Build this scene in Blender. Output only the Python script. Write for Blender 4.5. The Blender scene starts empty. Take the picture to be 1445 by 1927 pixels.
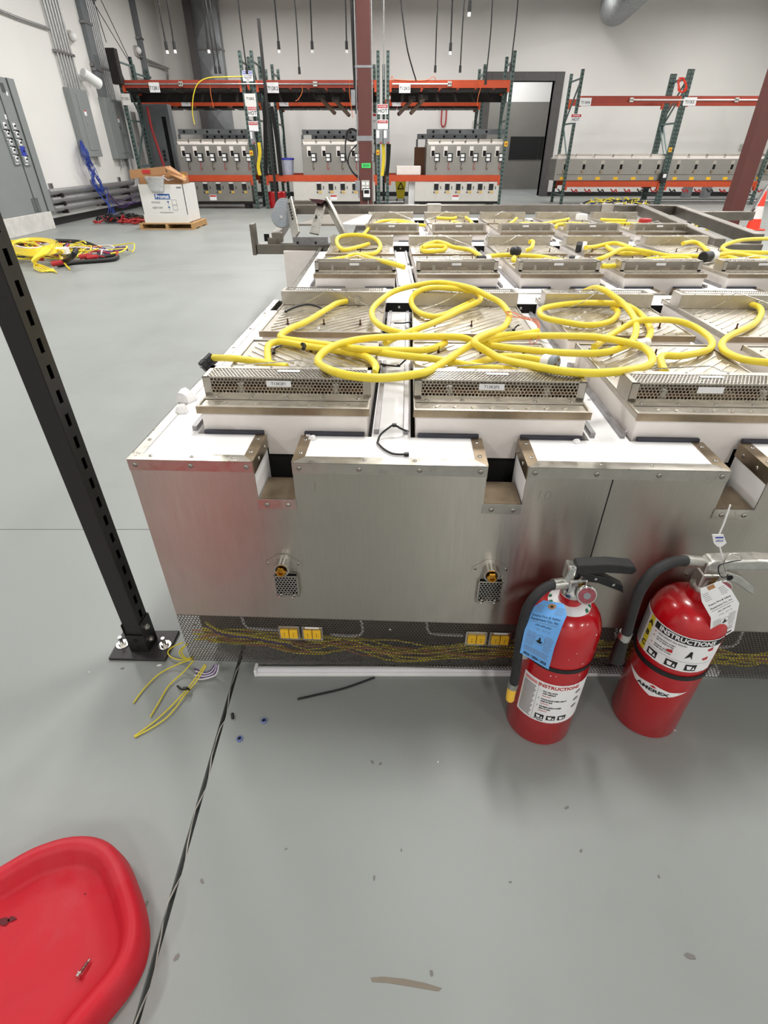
import bpy, math, random
from mathutils import Vector, Matrix
R = random.Random(7)
PI = math.pi
S = bpy.context.scene
COL = S.collection
# ------------------------------------------------------------ camera
F_PX, PITCH, CAM_H = 978.0, math.radians(34.6), 1.35
cd = bpy.data.cameras.new('camera'); cam = bpy.data.objects.new('camera', cd); COL.objects.link(cam)
cd.sensor_fit = 'VERTICAL'; cd.sensor_height = 36.0; cd.lens = F_PX / 1927 * 36.0
cd.clip_start = 0.02; cd.clip_end = 200
cam.location = (0, 0, CAM_H); cam.rotation_euler = (PI/2 - PITCH, 0, 0)
S.camera = cam
# ------------------------------------------------------------ world, lamps, exposure
w = bpy.data.worlds.new('world'); S.world = w; w.use_nodes = True
w.node_tree.nodes['Background'].inputs[0].default_value = (0.8, 0.85, 0.9, 1)
w.node_tree.nodes['Background'].inputs[1].default_value = 0.02
S.view_settings.view_transform = 'Standard'; S.view_settings.look = 'None'
S.view_settings.gamma = 1.0; S.view_settings.use_curve_mapping = False
S.view_settings.exposure = 0.10
LAMP_W = 116.0
for lx in (-3.9, 0.9, 5.9, 10.8):
    for ly in (-4.4, 2.6, 6.1, 9.6, 13.1, 16.6, 20.1):  # closer-set far rows are added lamps, brightening the far wall
        ld = bpy.data.lights.new('high_bay_lamp', 'AREA'); ld.shape = 'RECTANGLE'
        ld.size = 0.42; ld.size_y = 1.3; ld.energy = LAMP_W; ld.color = (1.0, 0.975, 0.94)
        lo = bpy.data.objects.new('high_bay_lamp', ld); COL.objects.link(lo)
        lo.location = (lx, ly, 5.25)
# ------------------------------------------------------------ pixel rays (image 1445 x 1927)
CP, SP = math.cos(PITCH), math.sin(PITCH)
def ray(px, py):
    a, b = (px - 722.5) / F_PX, (py - 963.5) / F_PX
    return Vector((a, CP - b * SP, -(SP + b * CP)))
def atz(px, py, z=0.0):
    d = ray(px, py); t = (z - CAM_H) / d.z
    return Vector((d.x*t, d.y*t, z))
def aty(px, py, y):
    d = ray(px, py); t = y / d.y
    return Vector((d.x*t, y, CAM_H + d.z*t))
def atx(px, py, x):
    d = ray(px, py); t = x / d.x
    return Vector((x, d.y*t, CAM_H + d.z*t))
# ------------------------------------------------------------ objects
MW = {}
def thing(name, label, cat, loc=(0, 0, 0), rotz=0.0, group=None, mtx=None):
    o = bpy.data.objects.new(name, None); COL.objects.link(o)
    o.empty_display_size = 0.05
    m = mtx if mtx is not None else Matrix.Translation(Vector(loc)) @ Matrix.Rotation(rotz, 4, 'Z')
    o.matrix_world = m; MW[o] = m.copy()
    o['label'] = label; o['category'] = cat
    if group: o['group'] = group
    return o
def tag(o, label, cat, group=None, kind=None):
    o['label'] = label; o['category'] = cat
    if group: o['group'] = group
    if kind: o['kind'] = kind
    return o
def struct(o, label=None):
    o['kind'] = 'structure'
    if label: o['label'] = label
    return o
def part_of(o, parent):
    o.parent = parent; o.matrix_parent_inverse = Matrix.Identity(4)
    MW[o] = MW[parent] @ o.matrix_basis
def copy_tree(o, parent=None):
    c = o.copy(); COL.objects.link(c); c.parent = parent
    if parent: c.matrix_parent_inverse = Matrix.Identity(4)
    MW[c] = MW.get(o, Matrix.Identity(4)).copy()
    for ch in list(o.children): copy_tree(ch, c)
    return c
def place(o, loc, rotz=0.0):
    m = Matrix.Translation(Vector(loc)) @ Matrix.Rotation(rotz, 4, 'Z')
    o.matrix_basis = m; MW[o] = m.copy()
def basis(d):
    d = Vector(d).normalized()
    u = Vector((0, 0, 1)) if abs(d.z) < 0.95 else Vector((1, 0, 0))
    a = d.cross(u).normalized(); b = d.cross(a).normalized()
    return a, b
def smooth_path(pts, n=6, closed=False):
    P = [Vector(p) for p in pts]; out = []
    N = len(P)
    if N < 3: return P
    for i in range(N - 1):
        p0, p1, p2, p3 = P[max(i-1, 0)], P[i], P[i+1], P[min(i+2, N-1)]
        for k in range(n):
            t = k / n
            out.append(0.5*((2*p1) + (p2-p0)*t + (2*p0-5*p1+4*p2-p3)*t*t + (3*p1-p0-3*p2+p3)*t**3))
    out.append(P[-1]); return out
class MB:
    def __init__(s): s.v = []; s.f = []
    def add(s, vs, fs):
        b = len(s.v); s.v += [Vector(v) for v in vs]; s.f += [tuple(b+i for i in f) for f in fs]; return s
    def box(s, x0, x1, y0, y1, z0, z1):
        v = [(x0,y0,z0),(x1,y0,z0),(x1,y1,z0),(x0,y1,z0),(x0,y0,z1),(x1,y0,z1),(x1,y1,z1),(x0,y1,z1)]
        return s.add(v, [(3,2,1,0),(4,5,6,7),(0,1,5,4),(1,2,6,5),(2,3,7,6),(3,0,4,7)])
    def cbox(s, c, sx, sy, sz):
        return s.box(c[0]-sx/2, c[0]+sx/2, c[1]-sy/2, c[1]+sy/2, c[2]-sz/2, c[2]+sz/2)
    def obox(s, m, sx, sy, sz, c=(0, 0, 0)):
        t = MB().cbox(c, sx, sy, sz); return s.add([m @ v for v in t.v], t.f)
    def bar(s, p0, p1, wa, wb, up=None):
        p0, p1 = Vector(p0), Vector(p1); d = (p1-p0).normalized()
        if up is None: a, b = basis(d)
        else:
            a = d.cross(Vector(up)).normalized(); b = a.cross(d).normalized()
        v = []
        for p in (p0, p1):
            for (i, j) in ((-1,-1),(1,-1),(1,1),(-1,1)): v.append(p + a*(i*wa/2) + b*(j*wb/2))
        return s.add(v, [(0,1,2,3),(7,6,5,4),(0,4,5,1),(1,5,6,2),(2,6,7,3),(3,7,4,0)])
    def cyl(s, p0, p1, r0, r1=None, n=12, cap=True):
        if r1 is None: r1 = r0
        p0, p1 = Vector(p0), Vector(p1); a, b = basis(p1-p0); v = []
        for p, r in ((p0, r0), (p1, r1)):
            for i in range(n):
                t = 2*PI*i/n; v.append(p + a*(r*math.cos(t)) + b*(r*math.sin(t)))
        fs = [(i, n+i, n+(i+1) % n, (i+1) % n) for i in range(n)]
        if cap: fs += [tuple(range(n)), tuple(range(2*n-1, n-1, -1))]
        return s.add(v, fs)
    def tube(s, pts, r, n=8, cap=True):
        P = [Vector(p) for p in pts]; N = len(P); v = []; prev = None
        for i in range(N):
            d = (P[min(i+1, N-1)] - P[max(i-1, 0)])
            if d.length < 1e-9: d = Vector((0, 0, 1))
            d.normalize()
            if prev is None: a, b = basis(d)
            else:
                a = prev - d*prev.dot(d)
                if a.length < 1e-6: a, b = basis(d)
                a.normalize(); b = d.cross(a)
            prev = a
            rr = r(i/(N-1)) if callable(r) else r
            for k in range(n):
                t = 2*PI*k/n; v.append(P[i] + a*(rr*math.cos(t)) + b*(rr*math.sin(t)))
        fs = []
        for i in range(N-1):
            for k in range(n):
                fs.append((i*n+k, i*n+(k+1) % n, (i+1)*n+(k+1) % n, (i+1)*n+k))
        if cap: fs += [tuple(range(n-1, -1, -1)), tuple(range((N-1)*n, N*n))]
        return s.add(v, fs)
    def lathe(s, prof, n=24, m=None):
        v = []
        for r, z in prof:
            for k in range(n):
                t = 2*PI*k/n; p = Vector((max(r, 1e-5)*math.cos(t), max(r, 1e-5)*math.sin(t), z))
                v.append(m @ p if m else p)
        fs = []
        for i in range(len(prof)-1):
            for k in range(n):
                fs.append((i*n+k, i*n+(k+1) % n, (i+1)*n+(k+1) % n, (i+1)*n+k))
        fs += [tuple(range(n-1, -1, -1)), tuple(range((len(prof)-1)*n, len(prof)*n))]
        return s.add(v, fs)
    def prism(s, poly, z0, z1, m=None):
        n = len(poly); v = [Vector((x, y, z0)) for x, y in poly] + [Vector((x, y, z1)) for x, y in poly]
        if m: v = [m @ p for p in v]
        return s.add(v, [tuple(range(n-1, -1, -1)), tuple(range(n, 2*n))] + [(i, (i+1) % n, n+(i+1) % n, n+i) for i in range(n)])
    def quad(s, a, b, c, d): return s.add([a, b, c, d], [(0, 1, 2, 3)])
    def ball(s, c, r, sz=1.0, n=8):
        pr = [(r*math.sin(PI*i/6), -r*sz*math.cos(PI*i/6)) for i in range(7)]
        return s.lathe(pr, n, Matrix.Translation(Vector(c)))
    def build(s, name, mat, parent=None, smooth=False, bevel=0.0, world=False, seg=2):
        v = s.v
        if parent is not None and world:
            inv = MW[parent].inverted(); v = [inv @ p for p in v]
        off = Vector((0, 0, 0))
        if parent is None:
            xs = [p.x for p in v]; ys = [p.y for p in v]; zs = [p.z for p in v]
            off = Vector(((min(xs)+max(xs))/2, (min(ys)+max(ys))/2, min(zs)))
            v = [p - off for p in v]
        me = bpy.data.meshes.new(name); me.from_pydata([tuple(p) for p in v], [], s.f)
        me.validate(); me.update()
        if smooth:
            me.polygons.foreach_set('use_smooth', [True]*len(me.polygons))
            me.set_sharp_from_angle(angle=math.radians(50))
        me.materials.append(mat)
        o = bpy.data.objects.new(name, me); COL.objects.link(o)
        if parent is None:
            o.location = off; MW[o] = Matrix.Translation(off)
        else: part_of(o, parent)
        if bevel > 0:
            bm = o.modifiers.new('bevel', 'BEVEL'); bm.width = bevel; bm.segments = seg; bm.limit_method = 'ANGLE'
            bm.angle_limit = math.radians(40)
        return o
_tc = {}
def text_mesh(s, size, extrude=0.0004, align='CENTER', bold=0.0, sx=1.0):
    key = (s, size, extrude, align, bold, sx)
    if key in _tc: return _tc[key]
    c = bpy.data.curves.new('lettering', 'FONT'); c.body = s; c.size = size; c.align_x = align; c.align_y = 'CENTER'
    c.extrude = extrude; c.offset = bold; c.resolution_u = 2
    o = bpy.data.objects.new('lettering', c); me = bpy.data.meshes.new_from_object(o)
    bpy.data.objects.remove(o); bpy.data.curves.remove(c)
    if sx != 1.0:
        for v in me.vertices: v.co.x *= sx
    me.materials.clear(); _tc[key] = me; return me
def text(s, size, mat, parent, m, world=False, warp=None, **kw):
    me = text_mesh(s, size, **kw)
    if warp or me.materials:
        me = me.copy()
    if warp:
        for v in me.vertices: v.co = warp(v.co)
    me.materials.clear(); me.materials.append(mat)
    o = bpy.data.objects.new('lettering', me); COL.objects.link(o)
    part_of(o, parent)
    o.matrix_basis = (MW[parent].inverted() @ m) if world else m
    return o
def FACE(loc, ang=0.0):      # text facing -Y (towards the camera), upright
    return Matrix.Translation(Vector(loc)) @ Matrix.Rotation(ang, 4, 'Z') @ Matrix.Rotation(PI/2, 4, 'X')
# ------------------------------------------------------------ materials
MATS = {}
def lin(c):
    return tuple(((x/255)/12.92 if x/255 <= 0.04045 else ((x/255+0.055)/1.055)**2.4) for x in c)
def mat(name, rgb, rough=0.5, metal=0.0, var=0.12, scale=8.0, bump=0.0, aniso=0.0, stretch=None, rvar=0.1, srgb=True, spec=0.5, coat=0.0, dirt=None, dirt_amt=0.0, dirt_scale=3.0):
    if name in MATS: return MATS[name]
    m = bpy.data.materials.new(name); m.use_nodes = True; nt = m.node_tree; N = nt.nodes; L = nt.links
    b = N['Principled BSDF']
    c = lin(rgb) if srgb else rgb
    tc = N.new('ShaderNodeTexCoord'); mp = N.new('ShaderNodeMapping')
    L.new(tc.outputs['Object'], mp.inputs[0])
    if stretch: mp.inputs['Scale'].default_value = stretch
    nz = N.new('ShaderNodeTexNoise'); nz.inputs['Scale'].default_value = scale; nz.inputs['Detail'].default_value = 5
    L.new(mp.outputs[0], nz.inputs['Vector'])
    rp = N.new('ShaderNodeValToRGB')
    rp.color_ramp.elements[0].position = 0.3; rp.color_ramp.elements[1].position = 0.72
    rp.color_ramp.elements[0].color = tuple(x*(1-var) for x in c) + (1,)
    rp.color_ramp.elements[1].color = tuple(min(1, x*(1+var*0.6)) for x in c) + (1,)
    L.new(nz.outputs[0], rp.inputs[0])
    out = rp.outputs[0]
    if dirt:
        n2 = N.new('ShaderNodeTexNoise'); n2.inputs['Scale'].default_value = dirt_scale; n2.inputs['Detail'].default_value = 8
        n2.inputs['Roughness'].default_value = 0.7
        L.new(tc.outputs['Object'], n2.inputs['Vector'])
        r2 = N.new('ShaderNodeValToRGB'); r2.color_ramp.elements[0].position = 0.5; r2.color_ramp.elements[1].position = 0.75
        r2.color_ramp.elements[1].color = (dirt_amt,)*3 + (1,)
        L.new(n2.outputs[0], r2.inputs[0])
        mx = N.new('ShaderNodeMixRGB'); L.new(r2.outputs[0], mx.inputs[0]); L.new(out, mx.inputs[1])
        mx.inputs[2].default_value = lin(dirt) + (1,); out = mx.outputs[0]
    L.new(out, b.inputs['Base Color'])
    b.inputs['Metallic'].default_value = metal
    b.inputs['Specular IOR Level'].default_value = spec
    if coat: b.inputs['Coat Weight'].default_value = coat; b.inputs['Coat Roughness'].default_value = 0.08
    mr = N.new('ShaderNodeMapRange'); mr.inputs[3].default_value = max(0.02, rough - rvar); mr.inputs[4].default_value = min(1, rough + rvar)
    L.new(nz.outputs[0], mr.inputs[0]); L.new(mr.outputs[0], b.inputs['Roughness'])
    if aniso:
        b.inputs['Anisotropic'].default_value = aniso
        tg = N.new('ShaderNodeTangent'); tg.direction_type = 'RADIAL'; tg.axis = 'Z'
        L.new(tg.outputs[0], b.inputs['Tangent']); b.inputs['Anisotropic Rotation'].default_value = 0.25
    if bump:
        bp = N.new('ShaderNodeBump'); bp.inputs['Strength'].default_value = bump; bp.inputs['Distance'].default_value = 0.01
        L.new(nz.outputs[0], bp.inputs['Height']); L.new(bp.outputs[0], b.inputs['Normal'])
    MATS[name] = m; return m
def perforated(name, rgb, rough, pitch, fill, axes, metal=1.0, tint=None):
    """sheet with round holes in a staggered grid; axes = which object axes span the sheet"""
    m = mat(name, rgb, rough, metal, 0.15, 30); nt = m.node_tree; N = nt.nodes; L = nt.links
    b = N['Principled BSDF']; out = N['Material Output']
    tc = N.new('ShaderNodeTexCoord'); sp = N.new('ShaderNodeSeparateXYZ'); L.new(tc.outputs['Object'], sp.inputs[0])
    def mth(op, a, c=None):
        q = N.new('ShaderNodeMath'); q.operation = op
        for i, x in enumerate((a, c)):
            if x is None: continue
            if isinstance(x, (int, float)): q.inputs[i].default_value = x
            else: L.new(x, q.inputs[i])
        return q.outputs[0]
    U, V = sp.outputs[axes[0]], sp.outputs[axes[1]]
    def cell(ou, ov):
        u = mth('SUBTRACT', mth('FRACT', mth('ADD', mth('DIVIDE', U, pitch), 100.0 + ou)), 0.5)
        v = mth('SUBTRACT', mth('FRACT', mth('ADD', mth('DIVIDE', V, pitch*1.732), 100.0 + ov)), 0.5)
        v = mth('MULTIPLY', v, 1.732)
        return mth('LESS_THAN', mth('ADD', mth('MULTIPLY', u, u), mth('MULTIPLY', v, v)), (fill/2)**2)
    hole = mth('MAXIMUM', cell(0, 0), cell(0.5, 0.5))
    tr = N.new('ShaderNodeBsdfTransparent'); mx = N.new('ShaderNodeMixShader')
    L.new(hole, mx.inputs[0]); L.new(b.outputs[0], mx.inputs[1]); L.new(tr.outputs[0], mx.inputs[2])
    L.new(mx.outputs[0], out.inputs['Surface'])
    return m
def post_mat(name, rgb):
    """painted rack post with teardrop punch marks in a repeating row"""
    m = mat(name, rgb, 0.45, 0.0, 0.1, 20); nt = m.node_tree; N = nt.nodes; L = nt.links; b = N['Principled BSDF']
    old = b.inputs['Base Color'].links[0].from_socket
    tc = N.new('ShaderNodeTexCoord'); sp = N.new('ShaderNodeSeparateXYZ'); L.new(tc.outputs['Object'], sp.inputs[0])
    fr = N.new('ShaderNodeMath'); fr.operation = 'FRACT'; dv = N.new('ShaderNodeMath'); dv.operation = 'DIVIDE'
    L.new(sp.outputs[2], dv.inputs[0]); dv.inputs[1].default_value = 0.1; L.new(dv.outputs[0], fr.inputs[0])
    lt = N.new('ShaderNodeMath'); lt.operation = 'LESS_THAN'; lt.inputs[1].default_value = 0.45; L.new(fr.outputs[0], lt.inputs[0])
    ab = N.new('ShaderNodeMath'); ab.operation = 'ABSOLUTE'; L.new(sp.outputs[0], ab.inputs[0])
    l2 = N.new('ShaderNodeMath'); l2.operation = 'LESS_THAN'; l2.inputs[1].default_value = 0.022; L.new(ab.outputs[0], l2.inputs[0])
    ml = N.new('ShaderNodeMath'); ml.operation = 'MULTIPLY'; L.new(lt.outputs[0], ml.inputs[0]); L.new(l2.outputs[0], ml.inputs[1])
    mx = N.new('ShaderNodeMixRGB'); L.new(ml.outputs[0], mx.inputs[0]); L.new(old, mx.inputs[1]); mx.inputs[2].default_value = (0.012, 0.014, 0.014, 1)
    L.new(mx.outputs[0], b.inputs['Base Color']); return m
M = {}
M['floor'] = mat('painted_concrete', (146, 150, 148), 0.42, 0, 0.06, 1.1, 0.02, dirt=(134, 136, 134), dirt_amt=0.7, dirt_scale=0.9, spec=0.35)
M['joint'] = mat('joint_dark', (34, 32, 31), 0.9)  # dark base colour seen through the open slab joints
M['wall'] = mat('wall_paint', (226, 225, 222), 0.7, 0, 0.03, 0.8)
M['ceil'] = mat('ceiling_paint', (190, 191, 190), 0.8, 0, 0.05, 1.2)
M['base'] = mat('black_baseboard', (28, 27, 28), 0.5)
M['plinth'] = mat('plinth_paint', (206, 204, 200), 0.7)
M['steel'] = mat('brushed_steel', (182, 177, 169), 0.32, 1.0, 0.04, 30, 0.0, aniso=0.97, stretch=(6, 6, 0.3), rvar=0.05, dirt=(120, 112, 102), dirt_amt=0.2, dirt_scale=2.2)
M['trim'] = mat('steel_trim', (190, 186, 178), 0.3, 1.0, 0.1, 40)
M['tan'] = mat('heat_tinted_steel', (164, 148, 126), 0.36, 1.0, 0.22, 14, dirt=(92, 74, 56), dirt_amt=0.6, dirt_scale=9)
M['plate'] = mat('lid_steel', (198, 192, 182), 0.40, 1.0, 0.1, 22, 0.01, dirt=(140, 126, 106), dirt_amt=0.4, dirt_scale=6)
M['rib'] = mat('lid_rib_steel', (226, 220, 208), 0.3, 1.0, 0.1, 30)
M['board'] = mat('insulation_board', (240, 239, 240), 0.85, 0, 0.02, 10, 0.03)
M['board2'] = mat('insulation_block', (236, 230, 226), 0.9, 0, 0.04, 12, 0.05, dirt=(214, 196, 176), dirt_amt=0.3, dirt_scale=8)
M['blackgap'] = mat('void_and_rail_black', (7, 7, 8), 0.9)  # shade in voids, holes and gaps painted black; also the black rail face
M['seal'] = mat('dark_seal', (62, 62, 72), 0.55, 0.3, 0.3, 20)
M['strip'] = mat('grey_angle_strip', (150, 148, 150), 0.4, 1.0, 0.2, 30)
M['rivet'] = mat('rivet_steel', (176, 172, 166), 0.25, 1.0, 0.2, 300)
M['rust'] = mat('rusty_stud', (92, 62, 44), 0.7, 0.5, 0.4, 200)
M['brass'] = mat('brass', (205, 150, 55), 0.25, 1.0, 0.15, 80)
M['yellow'] = mat('yellow_cable_jacket', (244, 220, 62), 0.42, 0, 0.1, 14, dirt=(196, 160, 40), dirt_amt=0.5, dirt_scale=14)
M['ywire'] = mat('yellow_wire', (226, 208, 56), 0.5, 0, 0.1, 30)
M['ytc'] = mat('yellow_connector', (240, 190, 40), 0.45, 0, 0.06, 60)
M['black'] = mat('black_plastic', (24, 24, 26), 0.45, 0, 0.3, 30)
M['rubber'] = mat('black_rubber_hose', (38, 38, 40), 0.62, 0, 0.35, 45, 0.1)
M['post'] = mat('black_powdercoat', (26, 24, 23), 0.42, 0, 0.15, 40)
M['baseplate'] = mat('worn_black_plate', (52, 49, 52), 0.5, 0.3, 0.3, 18, 0.05, dirt=(110, 104, 100), dirt_amt=0.3, dirt_scale=16)
M['zinc'] = mat('zinc_plated', (205, 203, 198), 0.28, 1.0, 0.15, 120)
M['white'] = mat('white_plastic', (236, 236, 236), 0.5, 0, 0.03, 30)
M['paper'] = mat('white_paper', (238, 238, 240), 0.75, 0, 0.02, 40)
M['ink'] = mat('black_ink', (26, 25, 26), 0.7, 0, 0.1, 50)
M['greyink'] = mat('grey_ink', (134, 132, 134), 0.7, 0, 0.25, 260)
M['redink'] = mat('red_ink', (190, 40, 46), 0.6, 0, 0.05, 50)
M['blueink'] = mat('blue_ink', (30, 80, 150), 0.6, 0, 0.05, 50)
M['noticeblue'] = mat('notice_blue', (50, 66, 170), 0.5, 0, 0.05, 50)
M['pinklabel'] = mat('faded_pink_print', (224, 150, 152), 0.6, 0, 0.1, 60)
M['red'] = mat('extinguisher_red', (186, 10, 24), 0.24, 0, 0.05, 10, coat=0.4)
M['redplastic'] = mat('red_moulded_plastic', (190, 26, 42), 0.5, 0, 0.06, 8, dirt=(186, 84, 92), dirt_amt=0.5, dirt_scale=3.0, spec=0.3)
M['bluetag'] = mat('blue_card', (112, 178, 246), 0.6, 0, 0.03, 30)
M['green'] = mat('green_label', (30, 110, 74), 0.5)
M['ylabel'] = mat('yellow_label', (232, 214, 50), 0.5, 0, 0.04, 50)
M['chrome'] = mat('chrome_valve', (212, 212, 210), 0.2, 1.0, 0.1, 90)
M['alu'] = mat('cast_aluminium', (206, 205, 200), 0.36, 1.0, 0.12, 90)
M['glass'] = mat('gauge_face', (150, 70, 82), 0.12, 0, 0.3, 130, coat=0.6)
M['orange'] = mat('orange_rack_paint', (196, 74, 34), 0.42, 0, 0.1, 6)
M['orange_d'] = mat('rust_red_rack_paint', (160, 58, 40), 0.5, 0, 0.1, 6)
M['rackgreen'] = post_mat('green_rack_post', (78, 98, 94))
M['rackbrace'] = mat('rack_brace_paint', (84, 106, 104), 0.45)
M['darksteel'] = mat('dark_steel_channel', (46, 42, 40), 0.55, 0.4, 0.3, 8)
M['greysteel'] = mat('grey_painted_steel', (116, 120, 124), 0.5, 0.2, 0.08, 10)
M['racksteel'] = mat('dull_sheet_steel', (158, 155, 150), 0.42, 0.9, 0.06, 4)
M['tube'] = mat('mill_steel_tube', (138, 132, 124), 0.4, 1.0, 0.2, 12, dirt=(80, 70, 60), dirt_amt=0.4, dirt_scale=6)
M['column'] = mat('oxide_red_column', (94, 50, 46), 0.6, 0, 0.1, 5)
M['panel'] = mat('grey_switchgear', (132, 137, 137), 0.5, 0.0, 0.04, 5)
M['paneldark'] = mat('dark_switchgear', (74, 78, 78), 0.5)
M['conduit'] = mat('galvanised_conduit', (172, 173, 174), 0.38, 0.7, 0.15, 20)
M['duct'] = mat('duct_sheet', (150, 154, 158), 0.45, 0.8, 0.15, 3)
M['cable'] = mat('black_cord', (22, 22, 23), 0.55)
M['bluewire'] = mat('blue_wire', (32, 60, 150), 0.5)
M['purple'] = mat('purple_wire', (84, 54, 120), 0.5)
M['whitewire'] = mat('white_wire', (226, 222, 226), 0.5)
M['redwire'] = mat('red_wire', (178, 40, 44), 0.5)
M['orangewire'] = mat('orange_wire', (222, 112, 54), 0.5)
M['copper'] = mat('fine_coloured_wire', (206, 130, 90), 0.5, 0, 0.3, 60)
M['carton'] = mat('white_carton', (226, 225, 222), 0.75, 0, 0.03, 3)
M['kraft'] = mat('kraft_cardboard', (170, 126, 86), 0.8, 0, 0.08, 6)
M['wood'] = mat('pallet_wood', (186, 146, 96), 0.75, 0, 0.2, 5, stretch=(1, 8, 8))
M['bubble'] = mat('bubble_wrap', (206, 208, 210), 0.25, 0, 0.15, 40, 0.4)
M['doorgrey'] = mat('grey_partition', (122, 119, 114), 0.8, 0, 0.06, 3)
M['jamb'] = mat('dark_grey_jamb', (82, 80, 80), 0.6)
M['dark'] = mat('dark_glass', (22, 22, 24), 0.2)
M['cone'] = mat('cone_orange', (240, 60, 34), 0.45)
M['conewhite'] = mat('cone_reflective_white', (232, 228, 226), 0.4)
M['led'] = mat('frosted_tube', (222, 222, 228), 0.35, 0, 0.03, 30)
M['gtag'] = mat('green_tag', (80, 220, 110), 0.6)
M['crumb'] = mat('insulation_crumb', (236, 234, 234), 0.95, 0, 0.06, 40, 0.3)
M['bucket'] = mat('translucent_tub', (176, 180, 198), 0.3, 0, 0.1, 10)
M['bluelid'] = mat('blue_lid', (56, 60, 176), 0.4)
M['disc'] = mat('grey_abrasive_disc', (140, 146, 152), 0.6, 0.2, 0.08, 20)
M['greycase'] = mat('grey_enclosure', (140, 142, 146), 0.5)
M['stain'] = mat('brown_floor_mark', (128, 120, 108), 0.8)
M['vent'] = perforated('perforated_steel', (186, 178, 164), 0.35, 0.0092, 0.78, (0, 2))
M['vent_top'] = perforated('perforated_steel_top', (196, 190, 178), 0.35, 0.0092, 0.78, (0, 1))
M['skirt'] = perforated('perforated_skirt', (128, 120, 114), 0.42, 0.0094, 0.72, (0, 2))
M['cover'] = perforated('perforated_cover', (186, 182, 178), 0.3, 0.0086, 0.74, (0, 2))
# ============================================================ the building
X_L, X_R, Y_B, Y_F, Z_C = -7.5, 13.5, 23.4, -6.5, 5.75
JX, JY = -0.467, 1.823
fl = bpy.data.objects.new('floor', None); COL.objects.link(fl); MW[fl] = Matrix.Identity(4); struct(fl, 'grey painted concrete floor with saw-cut joints')
MB().box(X_L-.2, X_R+.2, Y_F-.2, 31, -0.30, -0.055).build('subfloor', M['joint'], fl)
g = 0.0062
xs = [(X_L-.2, JX-g), (JX+g, 5.6-.003), (5.6+.003, X_R+.2)]
ys = [(Y_F-.2, JY-.0018), (JY+.0018, 7.9-.002), (7.9+.002, 14.0), (14.004, 31)]
for a in xs:
    for b in ys:
        MB().box(a[0], a[1], b[0], b[1], -0.06, 0.0).build('slab', M['floor'], fl)
# frayed filler strand standing in the near joint
pts = [Vector((JX + 0.006*math.sin(i*0.9) + R.uniform(-.002, .002), -0.5 + i*0.028, -0.004 + 0.004*math.sin(i*1.7))) for i in range(64)]
MB().tube(pts, 0.0016, 5).build('joint_filler', mat('pale_joint_filler', (176, 172, 164), 0.8), fl, True)
struct(MB().box(X_L-.2, X_L, Y_F-.2, Y_B+.2, 0, Z_C).build('wall_left', M['wall']), 'white painted left wall behind the switchgear')
# back wall with an opening
ox0, ox1 = aty(905, 365, Y_B).x, aty(1013, 365, Y_B).x
oz1 = aty(1040, 153, Y_B).z
bw = bpy.data.objects.new('wall_back', None); COL.objects.link(bw); MW[bw] = Matrix.Identity(4); struct(bw, 'pale far wall with a framed opening')
MB().box(X_L-.2, ox0, Y_B, Y_B+.25, 0, Z_C).build('wall_section', M['wall'], bw)
MB().box(ox1, X_R+.2, Y_B, Y_B+.25, 0, Z_C).build('wall_section', M['wall'], bw)
MB().box(ox0, ox1, Y_B, Y_B+.25, oz1, Z_C).build('wall_section', M['wall'], bw)
struct(MB().box(X_R, X_R+.2, Y_F-.2, Y_B+.2, 0, Z_C).build('wall_right', M['wall']), 'pale right-hand wall')
struct(MB().box(X_L-.2, X_R+.2, Y_F-.2, Y_F, 0, Z_C).build('wall_front', M['wall']), 'pale wall behind the viewer')
struct(MB().box(X_L-.2, X_R+.2, Y_F-.2, 31, Z_C, Z_C+.2).build('ceiling', M['ceil']), 'grey roof deck high overhead')
struct(MB().box(X_L, X_L+.02, Y_F, Y_B, 0, 0.14).build('baseboard_left', M['base']), 'black baseboard along the left wall')
struct(MB().box(X_L, ox0-.3, Y_B-.02, Y_B, 0, 0.14).build('baseboard_back', M['base']), 'black baseboard along the far wall')
struct(MB().box(ox1+.3, X_R, Y_B-.02, Y_B, 0, 0.14).build('baseboard_back', M['base']), 'black baseboard right of the opening')
dj = bpy.data.objects.new('door_1', None); COL.objects.link(dj); MW[dj] = Matrix.Identity(4); struct(dj, 'dark steel frame of the wide opening in the far wall')
MB().box(ox1, ox1+.30, Y_B-.12, Y_B+.28, 0, oz1+.25).build('jamb', M['jamb'], dj, bevel=.01)
MB().box(ox0-.30, ox0, Y_B-.12, Y_B+.28, 0, oz1+.25).build('jamb', M['jamb'], dj, bevel=.01)
MB().box(ox0, ox1, Y_B-.12, Y_B+.28, oz1, oz1+.25).build('header', M['jamb'], dj, bevel=.01)
# the room seen through the opening
bx0, bx1 = ox0-3.0, ox1+3.0
struct(MB().box(bx0, bx1, 28.0, 28.2, 0, 3.15).build('wall_partition', M['doorgrey']), 'grey partition seen through the far opening')
struct(MB().box(bx0, bx1, 28.05, 28.2, 3.15, Z_C).build('wall_beyond', M['wall']), 'pale wall above the grey partition')
q0, q1 = aty(961, 257, 28), aty(1010, 300, 28)
struct(MB().box(q0.x, q1.x, 27.97, 28.02, q1.z, q0.z).build('window_1', M['dark']), 'black square window in the grey partition')
q0, q1 = aty(1017, 257, 28), aty(1030, 300, 28)
struct(MB().box(q0.x, q1.x, 27.97, 28.02, q1.z, q0.z).build('window_2', M['dark']), 'narrow dark window beside the jamb of the opening')
struct(MB().box(bx0-.2, bx0, Y_B+.25, 28.2, 0, Z_C).build('wall_beyond_left', M['wall']))
struct(MB().box(bx1, bx1+.2, Y_B+.25, 28.2, 0, Z_C).build('wall_beyond_right', M['wall']))
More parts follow.
